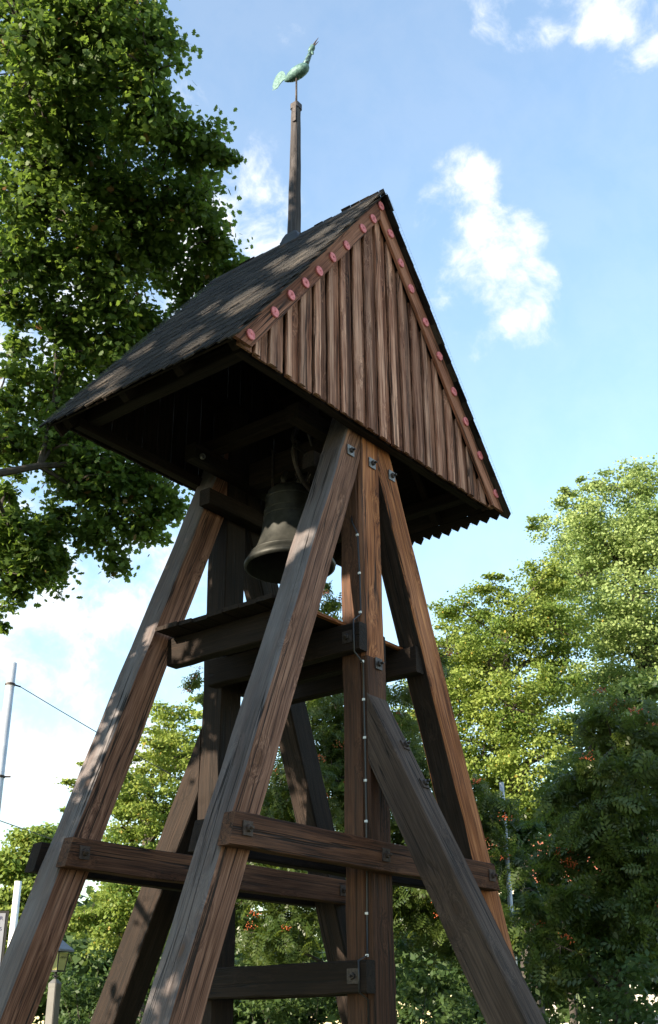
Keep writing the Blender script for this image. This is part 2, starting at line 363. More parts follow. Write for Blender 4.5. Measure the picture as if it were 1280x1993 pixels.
# beams that clasp the two posts, low down and under the platform
for z0, z1, mt in ((1.948, 2.22, 'timber_dark'), (5.062, 5.352, 'timber_dark')):
    for s in (-1, 1):
        beam('clasp_beam', (s*(WX/2+.066), -.02 if s < 0 else .075, (z0+z1)/2), (s*(WX/2+.066), D+.08, (z0+z1)/2), .128, z1-z0, X, mt, tower, segs=8)
for s in (-1, 1):
    beam('platform_beam', (s*(.925 if s < 0 else .885), .05 if s > 0 else WY+.003, 5.245), (s*(.925 if s < 0 else .885), D+WY if s > 0 else D-.003, 5.245), .14, .29, X, 'timber_dark', tower, segs=7)
yy = .305; k = 0
while yy < 1.86:
    w = random.uniform(.17, .23); w = min(w, 1.885-yy)
    if w < .06: break
    beam('plank', (-1.215+random.uniform(-.03, .02), yy+w/2, 5.418+random.uniform(0, .006)), (1.215+random.uniform(-.03, .03), yy+w/2, 5.418), w-.008, .044, Y, 'timber_dark', tower, .004, .002, segs=6)
    yy += w
beam('platform_edge_plank', (-.94, .262, 5.40), (.86, .262, 5.40), .05, .035, Y, 'timber_red', tower, .004, .002, segs=6)
# beams under the roof that carry the bell
for y, z, x0 in ((D-.085, 7.64, -.90), (WY+.085, 7.64, -.86), (D-.085, 7.17, -.64), (WY+.085, 7.17, -.60)):
    beam('bell_beam', (x0, y, z), (-x0, y, z), .165, .19, Y, 'timber_dark', tower, .01, segs=5)
mb = MB(); mb.lathe((-.80, D-.168-.001, 7.585), (0, -1, 0), [(.035, 0), (.035, .03), (.018, .03), (.018, .012)], 14)
mb.build('bolt_end', 'plate', tower)
for x in (-.30, .30):
    beam('bell_trestle', (x*1.9, WY+.02, 7.80), (x*1.9, D-.02, 7.80), .15, .17, X, 'timber_dark', tower, segs=4)
# iron plates with bolts
def plate(c, nrm, size, mat='plate', rust='iron', up=Z):
    c = Vector(c); nrm = Vector(nrm); ax = up.cross(nrm).normalized(); ay = nrm.cross(ax)
    mb = MB(); mb.loft([crect(c, ax*size/2, ay*size/2, .004), crect(c+nrm*.012, ax*size/2, ay*size/2, .004)])
    pl_ = mb.build('iron_plate', mat, tower)
    mb = MB(); mb.lathe(c+nrm*.012, nrm, [(.030, 0), (.030, .022), (.026, .026), (.013, .026), (.013, .055), (.010, .058)], 6)
    mb.build('bolt', rust, pl_)
for x in (-.359, .022, .40): plate((x, -.0075 if x == .022 else -.002, 7.246), (0, -1, 0), .115)
plate((.024, -.016, 4.98), (0, -1, 0), .115, 'iron', 'iron')
for x in (-2.0, -.105, 1.79): plate((x, -.132, 3.11), (0, -1, 0), .115, 'rust_iron', 'rust_iron')
for x in (-2.0, 1.79): plate((x, D-.132, 3.11), (0, -1, 0), .115, 'rust_iron', 'rust_iron')
for z in (2.09, 5.21): plate((-WX/2-.132, .12, z), (-1, 0, 0), .125, 'iron', 'iron')
for z, y in ((4.13, -.268), (3.74, -.465)):
    dd = Vector((0, -.894, .447)); plate((.075, y, z), dd, .10, 'timber_dark' if False else 'rust_iron', 'iron')

# --- roof
def slope_pt(s, q, y, h=0.0):
    """point on a roof slope: q metres down from the ridge, h above the sheathing"""
    n = Vector((s*.8023, 0, .5969)); d = Vector((s*.5969, 0, -.8023)); return Vector((0, y, ZR-.070))+d*q+n*h
SLEN = 4.13
roof_frames = []
for y in (-.105, .62, 1.40, 2.27):
    for s in (-1, 1):
        a = slope_pt(s, .16, y, -.085); b = slope_pt(s, SLEN-.12, y, -.085)
        beam('rafter', a, b, .09, .125, Y, 'timber_dark', tower, .006, segs=6)
for s in (-1, 1):
    beam('wall_plate', (s*2.06, YG+.09, 7.66), (s*2.06, YR-.08, 7.66), .15, .15, X, 'timber_dark', tower, segs=6)
deck = []
for s in (-1, 1):
    q = .02; first = None
    while q < SLEN-.05:
        w = min(random.uniform(.17, .24), SLEN-q)
        a = slope_pt(s, q+w/2, YG+.03, random.uniform(-.012, -.010)); b = slope_pt(s, q+w/2, YR-.02, -.011)
        o = beam('sheathing_board', a, b, w-.006, .022, slope_pt(s, 1, 0)-slope_pt(s, 0, 0), 'timber_dark', tower, .003, .001, segs=5)
        q += w
# shingles: pointed butts, courses 0.25 m apart
SWD = .1425; EXP = .248; NC = 17
def shingle_geo(var):
    L = .56; w = SWD/2-.0025; t0, t1 = .004, .016
    pts = [(-w, -L), (w, -L), (w, -.062+var*.01), (0.006*var, 0), (-w, -.060-var*.008)]
    vs = []; 
    for (x, q) in pts:
        f = (q+L)/L; vs.append((x, q, 0.0))
    for (x, q) in pts:
        f = (q+L)/L; vs.append((x, q, t0+(t1-t0)*f))
    n = 5; fs = [tuple(range(n))[::-1], tuple(range(n, 2*n))]+[(i, (i+1) % n, (i+1) % n+n, i+n) for i in range(n)]
    return vs, fs
SMESH = []
for v_ in range(6):
    vs, fs = shingle_geo(random.uniform(-1, 1)); me = bpy.data.meshes.new('shingle'); me.from_pydata(vs, [], fs); me.update()
    off = np.array([random.uniform(0, 40) for _ in range(3)])
    at = me.attributes.new('gc', 'FLOAT_VECTOR', 'POINT'); at.data.foreach_set('vector', (np.array([(p[0], p[2], p[1]) for p in vs])+off).astype(np.float32).ravel())
    me.materials.append(MATS['shingle']); SMESH.append((me, vs, fs))
roof_s = {}
rest = {-1: MB(), 1: MB()}
roofpart = {}
for s in (-1, 1):
    mb = MB()   # ridge board of each slope, over the top course
    a = slope_pt(s, .10, YG-.105, .050); b = slope_pt(s, .10, YR+.05, .050)
    roofpart[s] = beam('ridge_board', a, b, .21, .022, slope_pt(s, 1, 0)-slope_pt(s, 0, 0), 'shingle', tower, .003, .002, segs=8)
cnt = 0
cand = []
for s in (-1, 1):
    for c in range(NC):
        q = SLEN+.075-c*EXP
        if q < .30: continue
        ncol = 20+(c % 2)
        for i in range(ncol):
            if c % 2: yc = YG-.10+(SWD*.25 if i == 0 else SWD*i)
            else: yc = YG-.10+SWD*(i+.5)
            if yc > YR+.06: continue
            # nearest: the lit slope's lower courses, front edge; eave of the far slope
            rank = c+(0 if s < 0 else 12)-(9 if i == 0 else 0)+(0 if c else -14)+i*.05
            cand.append((rank, s, c, i, q, yc))
cand.sort()
for idx, (rank, s, c, i, q, yc) in enumerate(cand):
    n = Vector((s*.8023, 0, .5969)); d = Vector((s*.5969, 0, -.8023)); xa = Vector((0, s*1.0, 0))
    xa = n.cross(d) if False else Vector((0, 1, 0)) if s < 0 else Vector((0, -1, 0))
    if s < 0: xa = d.cross(n)
    else: xa = d.cross(n)
    rise = .028; dd = (d+n*rise).normalized(); nn = (n-d*rise).normalized()
    tw = random.uniform(-.012, .012); xx = (xa+dd*tw).normalized(); dd2 = (dd-xa*tw).normalized()
    o = slope_pt(s, q+random.uniform(-.022, .022), yc, (.016+random.uniform(0, .016)))
    me, vs, fs = SMESH[random.randrange(6)]
    if c % 2 and i == 0: xx = xx*.49
    M = Matrix(((xx.x, dd2.x, nn.x, o.x), (xx.y, dd2.y, nn.y, o.y), (xx.z, dd2.z, nn.z, o.z), (0, 0, 0, 1)))
    if idx < 300:
        ob = bpy.data.objects.new('shingle', me); ob.matrix_world = M; link(ob, roofpart[s])
    else:
        off = Vector([random.uniform(0, 40) for _ in range(3)])
        rest[s].add([M @ Vector(p) for p in vs], fs, [Vector((p[0], p[2], p[1]))+off for p in vs])
for s in (-1, 1): tag(rest[s].build('shingle_field', 'shingle', tower), kind='stuff')
# wire netting laid over the shingles
for s in (-1, 1):
    mb = MB(); hN = .058
    def strand(a, b, r=.0009):
        d = (b-a).normalized(); n = Vector((s*.8023, 0, .5969)); u = d.cross(n)
        mb.add([a+n*r, a-n*r*.5+u*r, a-n*r*.5-u*r, b+n*r, b-n*r*.5+u*r, b-n*r*.5-u*r], [(0, 1, 4, 3), (1, 2, 5, 4), (2, 0, 3, 5)])
    y = YG-.11
    while y < YR+.06: strand(slope_pt(s, .02, y, hN+.012), slope_pt(s, SLEN+.06, y, hN)); y += .048
    q = .03
    while q < SLEN+.06: strand(slope_pt(s, q, YG-.11, hN), slope_pt(s, q, YR+.06, hN)); q += .048
    tag(mb.build('wire_netting', 'wire_steel', tower), 'galvanised wire netting stretched over the shingles', kind='stuff')
# gables: boards with cover boards, bottoms a little uneven
def gable(y_out, sgn, mat, gap, rail_name):
    """sgn -1: front gable seen from outside; +1 rear gable"""
    zb = 7.50
    rail = beam('gable_rail', (-2.22, y_out-sgn*.11, zb+.06), (2.22, y_out-sgn*.11, zb+.06), .10, .12, Y, 'timber_dark', tower, .006, segs=8)
    beam('gable_rail', (-1.2, y_out-sgn*.11, zb+1.35), (1.2, y_out-sgn*.11, zb+1.35), .10, .12, Y, 'timber_dark', tower, .006, segs=5)
    per = .2295; x = -2.36; k = 0
    def ztop(x): return ZR-.19-abs(x)*1.3441-(.13 if x > 0 and sgn < 0 else 0)
    def bd(name, x0, x1, ya, yb, drop, mt=None):
        x0c, x1c = max(x0, -2.33), min(x1, 2.33)
        if x1c-x0c < .03: return
        mb = MB(); rings = []; z0 = zb-drop; n = 8
        wob = random.uniform(-.004, .004)
        ym, yh = (ya+yb)/2, abs(yb-ya)/2
        xm = (x0c+x1c)/2; zt0, zt1 = ztop(x0c), ztop(x1c); zmid = min(zt0, zt1)
        for i in range(n+1):
            f = i/n; z = z0+(zmid-z0)*f
            r = crect(Vector((xm+random.uniform(-.003, .003)+wob*f, ym+random.uniform(-.002, .002), z)), X*((x1c-x0c)/2+random.uniform(-.002, .002)), Y*yh, .004)
            if i == n: r = [Vector((q.x, q.y, max(z0+.02, ztop(q.x)))) for q in r]
            rings.append(r)
        if zmid-z0 < .05:
            rings = [rings[0], rings[-1]]
        mb.loft(rings, (Vector((xm, ym, z0)), X, Y, Z)); return mb.build(name, mt or mat, rail)
    while x < 2.34:
        y1 = y_out; y2 = y_out-sgn*.024
        if sgn < 0:
            g_ = random.uniform(.018, .038); wc = random.uniform(.065, .12); yo = y_out+sgn*.028
            bd('board', x+g_, x+per-.001, y2, y1, random.uniform(-.006, .012))
            bd('cover_board', x+g_-random.uniform(.004, .010), x+g_+wc, y_out+sgn*.001, yo, random.uniform(.0, .022), 'cover')
        else:
            bd('board', x+gap/2, x+per-gap/2, y2, y1, random.uniform(-.006, .012))
        x += per
gable(-.172, -1, 'board', .006, 'front')
gable(2.345, 1, 'timber_dark', .006, 'rear')
# bargeboards with their round pink plaques
BL = [(-.165, 10.354), (-.379, 10.071), (-.704, 9.623), (-.962, 9.30), (-1.198, 8.973), (-1.431, 8.682), (-1.661, 8.395), (-1.909, 8.05), (-2.249, 7.605)]
BR = [(.193, 10.362), (.391, 10.045), (.593, 9.783), (.88, 9.453), (1.158, 9.106), (1.447, 8.74), (1.685, 8.426), (1.981, 8.077), (2.311, 7.681)]
def barge(sgn, yc, discs):
    mb = MB(); rings = []; n = 10; d = Vector((sgn*.5969, 0, -.8023)); nn = Vector((sgn*.8023, 0, .5969))
    top = Vector((0, yc, ZR-.036)); bw = .210
    L = 4.165
    for i in range(n+1):
        f = i/n; c = top+d*(L*f)-nn*(bw/2); r = crect(c, nn*(bw/2), Y*.019, .004)
        if i == 0: r = [Vector((sgn*.002, q.y, top.z-((top-q).dot(nn))/.5969)) for q in r]
        if i == n: r = [q+d*((7.49-q.z)/d.z) for q in r]
        rings.append(r)
    mb.loft(rings, (top, nn, Y, d)); b = mb.build('bargeboard', 'barge', tower)
    for (x, z) in discs:
        mb = MB(); mb.lathe((x, yc-.019, z), (random.uniform(-.03, .03), -1, random.uniform(-.03, .03)), [(.056, -.002), (.058, .014), (.053, .020), (.030, .021), (.012, .019), (.009, .013)], 24)
        p_ = mb.build('plaque', 'disc_pink', b)
barge(-1, -.232, [(.006, 10.662)]+BL); barge(1, -.232, BR)
for s in (-1, 1):
    barge_y = 2.385; d = Vector((s*.5969, 0, -.8023)); nn = Vector((s*.8023, 0, .5969)); top = Vector((0, barge_y, ZR-.035))
    beam('bargeboard', top+d*.16-nn*.10, top+d*4.1-nn*.10, .20, .035, nn, 'timber_dark', tower, .004, .002, segs=6)
# spire on the middle of the ridge
ys = (YG+YR)/2
mb = MB(); rings = []
for i in range(13):
    f = i/12; z = 10.55+(13.13-10.55)*f; h = .072*(1-f)+.052*f
    rings.append(crect(Vector((-.012+.03*f+random.uniform(-.003, .003), ys+random.uniform(-.003, .003), z)), X*h, Y*h, .016))
mb.loft(rings, (Vector((0, ys, 10.5)), X, Y, Z)); spire = mb.build('spire', 'spire_wood', tower)
mb = MB(); mb.loft([crect(Vector((-.005, ys, 10.62)), X*.15, Y*.19, .02), crect(Vector((-.005, ys, 10.82)), X*.115, Y*.125, .02), crect(Vector((-.003, ys, 10.89)), X*.091, Y*.091, .018)]); mb.build('collar', 'lead', spire)
mb = MB(); mb.loft([crect(Vector((.018, ys, 13.06)), X*.063, Y*.063, .016), crect(Vector((.018, ys, 13.15)), X*.063, Y*.063, .016), crect(Vector((.018, ys, 13.175)), X*.04, Y*.04, .012)]); mb.build('cap', 'iron', spire)
mb = MB(); mb.loft([crect(Vector((-.058, ys-.03, 12.78)), X*.006, Y*.03, .003), crect(Vector((-.054, ys-.03, 13.06)), X*.008, Y*.03, .003)]); mb.build('strap', 'iron', spire)

# ------------------------------------------------------------------ weathercock
wc = thing('weathercock', (.02, ys, 13.17), 'green copper weathercock on an iron rod above the spire', 'weathercock')
wc.rotation_euler = (0, 0, rad(-82)); wc.scale = (.84, .84, .84)
mb = MB(); mb.tube([(0, 0, 0), (0, 0, .64)], [.019, .015], 10); mb.build('rod', 'iron', wc, True)
tl = rad(14); fwd = Vector((math.cos(tl), 0, math.sin(tl)))
mb = MB(); mb.lathe(Vector((-.21, 0, .62)), fwd, [(.012, -.02), (.045, .02), (.085, .09), (.108, .18), (.112, .26), (.104, .34), (.082, .405), (.045, .445), (.01, .46)], 20); mb.build('body', 'verdigris', wc, True)
nk = [(.15, 0, .74), (.20, 0, .83), (.245, 0, .93), (.28, 0, 1.03)]
mb = MB(); mb.tube(nk, [.062, .048, .040, .034], 14); mb.build('neck', 'verdigris_dark', wc, True)
mb = MB(); mb.lathe((.262, 0, 1.02), (.6, 0, .8), [(.01, -.03), (.040, 0), (.050, .05), (.045, .09), (.022, .125), (.004, .135)], 14); hd = mb.build('head', 'verdigris', wc, True)
mb = MB(); mb.tube([(.315, 0, 1.125), (.37, 0, 1.19), (.425, 0, 1.25)], [.018, .011, .003], 6); mb.tube([(.325, 0, 1.10), (.375, 0, 1.13), (.43, 0, 1.165)], [.015, .010, .003], 6); mb.build('beak', 'rust_iron', wc)
mb = MB()
for k_ in range(3):
    x0 = .255+.022*k_; z0 = 1.10+.02*k_
    mb.add([(x0-.014, -.006, z0), (x0+.016, -.006, z0+.012), (x0-.012, 0, z0+.05), (x0-.014, .006, z0), (x0+.016, .006, z0+.012)], [(0, 1, 2), (4, 3, 2), (0, 2, 3), (1, 4, 2), (0, 3, 4, 1)])
mb.build('comb', 'verdigris_dark', hd)
mb = MB(); mb.lathe((.30, 0, 1.0), (.25, 0, -1), [(.008, -.03), (.022, .01), (.026, .04), (.012, .075), (.002, .085)], 8); mb.build('wattle', 'verdigris', hd, True)
# tail: a thick curved sickle plate with toothed tip
upc = [(-.20, .66), (-.215, .76), (-.245, .84), (-.295, .885), (-.35, .875), (-.40, .83), (-.44, .76), (-.465, .68), (-.475, .62)]
loc_ = [(-.185, .645), (-.215, .66), (-.25, .655), (-.29, .635), (-.33, .60), (-.355, .565), (-.385, .545), (-.415, .545), (-.44, .565)]
mb = MB()
for sy_ in (-.006, .006): mb.add([(x, sy_+.12*(x+.2)**2, z) for x, z in upc+loc_], [(i, i+1, i+10, i+9) if sy_ < 0 else (i+9, i+10, i+1, i) for i in range(8)])
rim = upc+loc_[::-1]; n_ = len(rim)
mb.add([(x, e+.12*(x+.2)**2, z) for e in (-.006, .006) for x, z in rim], [(i, i+n_, (i+1) % n_+n_, (i+1) % n_) for i in range(n_)])
for k_ in range(5):   # feather tips
    x0 = -.345-.026*k_; mb.add([(x0, -.004+.12*(x0+.2)**2, .575), (x0-.024, -.004+.12*(x0+.2)**2, .575), (x0-.022, .12*(x0+.2)**2, .515+.008*abs(k_-2)), (x0, .004+.12*(x0+.2)**2, .575), (x0-.024, .004+.12*(x0+.2)**2, .575)], [(0, 1, 2), (4, 3, 2), (0, 2, 3), (1, 4, 2)])
mb.build('tail', 'verdigris', wc)

# ------------------------------------------------------------------ the bell
bell = thing('church_bell', (0, 1.125, 6.30), 'greenish bronze bell hanging under the roof behind the front leg', 'bell')
bell.scale = (.91, .91, .97)
prof = [(.525, 0), (.555, .012), (.560, .045), (.525, .10), (.468, .17), (.415, .25), (.375, .36), (.345, .50), (.325, .66), (.312, .80), (.302, .90), (.285, .955), (.245, .99), (.16, 1.01), (.001, 1.02)]
inn = [(.525, 0), (.50, .05), (.44, .15), (.385, .26), (.34, .42), (.31, .65), (.28, .88), (.20, .95), (.001, .96)]
mb = MB(); mb.lathe((0, 0, 0), (0, 0, 1), prof, 48, False); mb.build('bell_body', 'bronze', bell, True)
mb = MB(); mb.lathe((0, 0, 0), (0, 0, 1), inn, 48, False); mb.build('bell_inside', 'bell_dark', bell, True)
for z, r in ((.155, .485), (.62, .333), (.70, .325), (.86, .311)):
    mb = MB(); mb.lathe((0, 0, z), (0, 0, 1), [(r-.006, -.012), (r+.006, -.004), (r+.005, .006), (r-.008, .014)], 48, False); mb.build('moulding', 'bronze', bell, True)
mb = MB(); mb.tube([(0, 0, .9), (.01, 0, .3), (.012, 0, .08)], [.02, .022, .03], 8); mb.lathe((.012, 0, -.02), (0, 0, 1), [(.01, -.04), (.05, 0), (.07, .06), (.05, .12), (.02, .16)], 12); mb.build('clapper', 'rust_iron', bell, True)
mb = MB()
for s in (-1, 1): mb.tube([(.09*s, 0, 1.0), (.15*s, 0, 1.10), (.09*s, 0, 1.20)], .03, 8); mb.tube([(0, .09*s, 1.0), (0, .15*s, 1.10), (0, .09*s, 1.20)], .03, 8)
mb.build('crown', 'bronze', bell, True)
yk = beam('yoke', (0, -.62, 1.36), (0, .62, 1.36), .20, .30, X, 'timber_dark', bell, .02)
for yv in (-.2, .2):
    mb = MB()
    for s in (-1, 1): mb.tube([(s*.115, yv, 1.05), (s*.115, yv, 1.53)], .014, 8)
    mb.tube([(-.14, yv, 1.535), (.14, yv, 1.535)], .018, 8); mb.build('iron_strap', 'iron', bell)
mb = MB(); R0 = .47; pts = [(R0*math.cos(a), -.42, 1.28+R0*math.sin(a)) for a in np.linspace(0, 2*math.pi, 41)]
mb.tube(pts, .024, 8, False); mb.tube([(p_[0]*.94, p_[1], (p_[2]-1.28)*.94+1.28) for p_ in pts], .016, 6, False); wh = mb.build('wheel', 'iron', bell, True)
for a in np.linspace(0, 2*math.pi, 7)[:-1]:
    mb = MB(); mb.tube([(.05*math.cos(a), -.42, 1.28+.05*math.sin(a)), (.46*math.cos(a), -.42, 1.28+.46*math.sin(a))], [.026, .016], 6); mb.build('spoke', 'iron', wh)
mb = MB(); mb.lathe((0, -.62, 1.28), (0, 1, 0), [(.03, 0), (.03, .12), (.075, .12), (.075, .28), (.03, .28), (.03, .4)], 14); mb.build('axle', 'rust_iron', bell)

# ------------------------------------------------------------------ cable on the front post
cb = thing('electric_cable', (-.168, .05, 0), 'thin black cable with white clips running down the front post', 'cable')
cp = [(.02, .10, 6.62), (.0, .085, 6.52), (-.004, .055, 6.46), (-.004, .012, 6.36), (-.004, -.006, 5.917), (-.004, -.008, 5.47), (-.138, -.012, 5.37), (-.138, -.015, 5.04), (-.004, -.023, 4.95), (-.004, -.025, 4.584), (-.004, -.027, 4.209), (-.004, -.022, 3.423), (-.004, -.006, 2.614), (-.004, 0, 2.26), (-.137, 0, 2.215), (-.137, .002, 1.96), (-.004, .002, 1.90), (-.004, .004, .1)]
mb = MB(); mb.tube(cp, .0085, 8); mb.build('cable_run', 'cable_black', cb, True)
for (a, b_, z) in [(-.004, .010, 6.35), (-.004, -.006, 5.917), (-.004, -.008, 5.49), (-.004, -.023, 4.97), (-.004, -.025, 4.584), (-.004, -.027, 4.209), (-.004, -.025, 3.80), (-.004, -.022, 3.423), (-.004, -.006, 2.614), (-.004, 0, 2.262)]:
    mb = MB(); mb.lathe((a, b_, z-.014), (0, 0, 1), [(.009, 0), (.0115, .003), (.0115, .021), (.009, .024)], 8); box(mb, a-.004, a+.010, b_+.010, b_+.022, z-.010, z+.010); mb.build('clip', 'clip_white', cb)
# ------------------------------------------------------------------ foliage
def rot_batch(nrm, spin):
    nrm = nrm/np.linalg.norm(nrm, axis=1, keepdims=True)
    h = np.where(np.abs(nrm[:, 2:3]) < .9, np.array([[0, 0, 1.]]), np.array([[1., 0, 0]]))
    a = np.cross(h, nrm); a /= np.linalg.norm(a, axis=1, keepdims=True); b = np.cross(nrm, a)
    c, s = np.cos(spin)[:, None], np.sin(spin)[:, None]
    return np.stack([a*c+b*s, b*c-a*s, nrm], axis=2)
def leaves_mesh(name, mat, parent, pos, nrm, size, tv, tf, kind='stuff'):
    n = len(pos); tv = np.array(tv, dtype=np.float64); k = len(tv)
    Rm = rot_batch(nrm, RNG.uniform(0, 2*np.pi, n))
    V = np.einsum('nij,kj->nki', Rm, tv)*size[:, None, None]+pos[:, None, :]
    nl = np.array([len(f) for f in tf]); flat = np.concatenate([np.array(f) for f in tf])
    me = bpy.data.meshes.new(name); me.vertices.add(n*k); me.vertices.foreach_set('co', V.astype(np.float32).ravel())
    idx = (flat[None, :]+(np.arange(n)*k)[:, None]).ravel()
    me.loops.add(len(idx)); me.loops.foreach_set('vertex_index', idx.astype(np.int32))
    tot = np.tile(nl, n); st = np.concatenate([[0], np.cumsum(tot)[:-1]])
    me.polygons.add(len(tot)); me.polygons.foreach_set('loop_start', st.astype(np.int32)); me.polygons.foreach_set('loop_total', tot.astype(np.int32))
    me.update(calc_edges=True); me.materials.append(MATS[mat])
    o = bpy.data.objects.new(name, me); link(o, parent)
    if kind: o['kind'] = kind
    return o
# leaf outlines
ml = [(0, -.46), (.32, -.34), (.23, -.14), (.52, .0), (.27, .10), (.30, .30), (0, .58), (-.30, .30), (-.27, .10), (-.52, .0), (-.23, -.14), (-.32, -.34)]
MAPLE_V = [(x, y, -.14*abs(x)-.10*max(0, y)) for x, y in ml]
MAPLE_F = [(0, 1, 2), (0, 2, 4, 6), (2, 3, 4), (4, 5, 6), (0, 6, 8, 10), (6, 7, 8), (8, 9, 10), (0, 10, 11)]
LIND_V = [(0, -.5, 0), (.42, -.12, -.10), (.26, .32, -.08), (0, .56, -.10), (-.26, .32, -.08), (-.42, -.12, -.10)]
LIND_F = [(0, 1, 2, 3), (0, 3, 4, 5)]
SIMP_V = [(0, -.5, 0), (.30, 0, -.05), (0, .55, -.12), (-.30, 0, -.05)]
SIMP_F = [(0, 1, 2), (0, 2, 3)]
ROW_V = []; ROW_F = []
for i in range(5):
    yy_ = -.40+.19*i; ln = .34*(1-.30*abs(i-2)/2.5); zc = -.22*(yy_**2)
    for s in (-1, 1):
        b0 = len(ROW_V); ROW_V += [(0, yy_, zc), (s*ln*.5, yy_-.02, zc-.02), (s*ln, yy_+.11, zc-.09), (s*ln*.48, yy_+.14, zc-.03)]; ROW_F += [(b0, b0+1, b0+2, b0+3)]
b0 = len(ROW_V); ROW_V += [(0, .42, -.05), (.075, .58, -.09), (0, .76, -.16), (-.075, .58, -.09)]; ROW_F += [(b0, b0+1, b0+2, b0+3)]
b0 = len(ROW_V); ROW_V += [(-.008, -.6, -.05), (.008, -.6, -.05), (.008, .42, -.05), (-.008, .42, -.05)]; ROW_F += [(b0, b0+1, b0+2, b0+3)]

def clump_points(blobs, per_area, clump_r, flat=.75, shell=.55, per_clump=60, cf=.55, upb=.75):
    """leaf positions and normals: clumps spread through each ball, denser towards its skin"""
    P = []; Nn = []; K = []
    for (x, y, z, r) in blobs:
        n = int(per_area*r*r); nc = max(3, int(n/per_clump))
        d = RNG.normal(size=(nc, 3)); d /= np.linalg.norm(d, axis=1, keepdims=True)
        rr = r*(shell+(1-shell)*RNG.uniform(0, 1, nc)**.6)*RNG.uniform(.72, 1.12, nc)
        cc = np.array([x, y, z])+d*rr[:, None]*np.array([1, 1, flat])
        w = RNG.uniform(.4, 1.6, nc); k = RNG.choice(nc, n, p=w/w.sum())
        cr = np.minimum(clump_r, r*.5)*RNG.uniform(.55, 1.25, nc)
        g = RNG.normal(size=(n, 3))*np.array([1, 1, cf])*.5
        p = cc[k]+g*cr[k][:, None]
        nn = RNG.normal(size=(n, 3))*.62+np.array([0, 0, upb])+(p-np.array([x, y, z]))/r*.45
        P.append(p); Nn.append(nn); K.append(cc)
    return np.concatenate(P), np.concatenate(Nn), np.concatenate(K)
def curve_pts(a, b, n, sag, jit):
    a, b = Vector(a), Vector(b); L = (b-a).length; out_ = []
    o1 = Vector((random.uniform(-1, 1), random.uniform(-1, 1), random.uniform(-.5, .5)))*L*jit
    for i in range(n+1):
        f = i/n; out_.append(a.lerp(b, f)+o1*math.sin(math.pi*f)+Vector((0, 0, 1))*sag*L*math.sin(math.pi*f)+Vector((random.uniform(-1, 1), random.uniform(-1, 1), random.uniform(-1, 1)))*L*.012*(0 < i < n))
    return out_
def tree(name, base, trunk_h, r0, blobs, clumps, label, group, bark, limb_r=.10, twig=.012, ntw=1.0, up=.12, lean=(0, 0)):
    root = thing(name, base, label, 'tree', group)
    mb = MB(); B = Vector(base)
    top = Vector((lean[0], lean[1], trunk_h))
    pts = [Vector((0, 0, -.1)), Vector((0, 0, .25))]+[Vector((lean[0]*f+random.uniform(-.06, .06), lean[1]*f+random.uniform(-.06, .06), trunk_h*f)) for f in (.3, .5, .7, .85, 1.0)]
    mb.tube(pts, [r0*1.5, r0*1.1, r0*.95, r0*.85, r0*.72, r0*.55, r0*.25], 12)
    order = sorted(blobs, key=lambda q: -q[3])
    nodes = []
    for (x, y, z, r) in order:
        c = Vector((x, y, z))-B; zz = max(min(trunk_h*.96, c.z-(Vector((c.x, c.y)).length)*.45), trunk_h*.28)
        f = zz/trunk_h; st = Vector((lean[0]*f, lean[1]*f, zz)); rad0 = limb_r*min(1.0, .45+r/2.5)
        # leave from an earlier limb where one runs closer
        best = (c-st).length; src = (st, rad0)
        for (q, qr) in nodes:
            if (c-q).length < best*.7 and (c-q).dot(q-st) > 0: best = (c-q).length; src = (q, qr*.8)
        cp_ = curve_pts(src[0], c, 6, up*.5, .06); R_ = min(rad0, src[1])
        mb.tube(cp_, [R_*(1-.72*i/6) for i in range(7)], 7)
        for i in range(3, 7): nodes.append((cp_[i], R_*(1-.72*i/6)))
    sel = clumps[RNG.permutation(len(clumps))[:int(len(clumps)*ntw)]]
    NP = np.array([list(q[0]) for q in nodes])
    for c in sel:
        cl_ = Vector(c)-B; j = int(np.argmin(((NP-np.array(cl_))**2).sum(1))); q, qr = nodes[j]
        if (cl_-q).length < .15: continue
        cp_ = curve_pts(q, cl_, 3, .05, .08); mb.tube(cp_, [min(qr, twig*2), twig*1.3, twig*.8, twig*.35], 4, False)
    mb.build('trunk', bark, root); return root

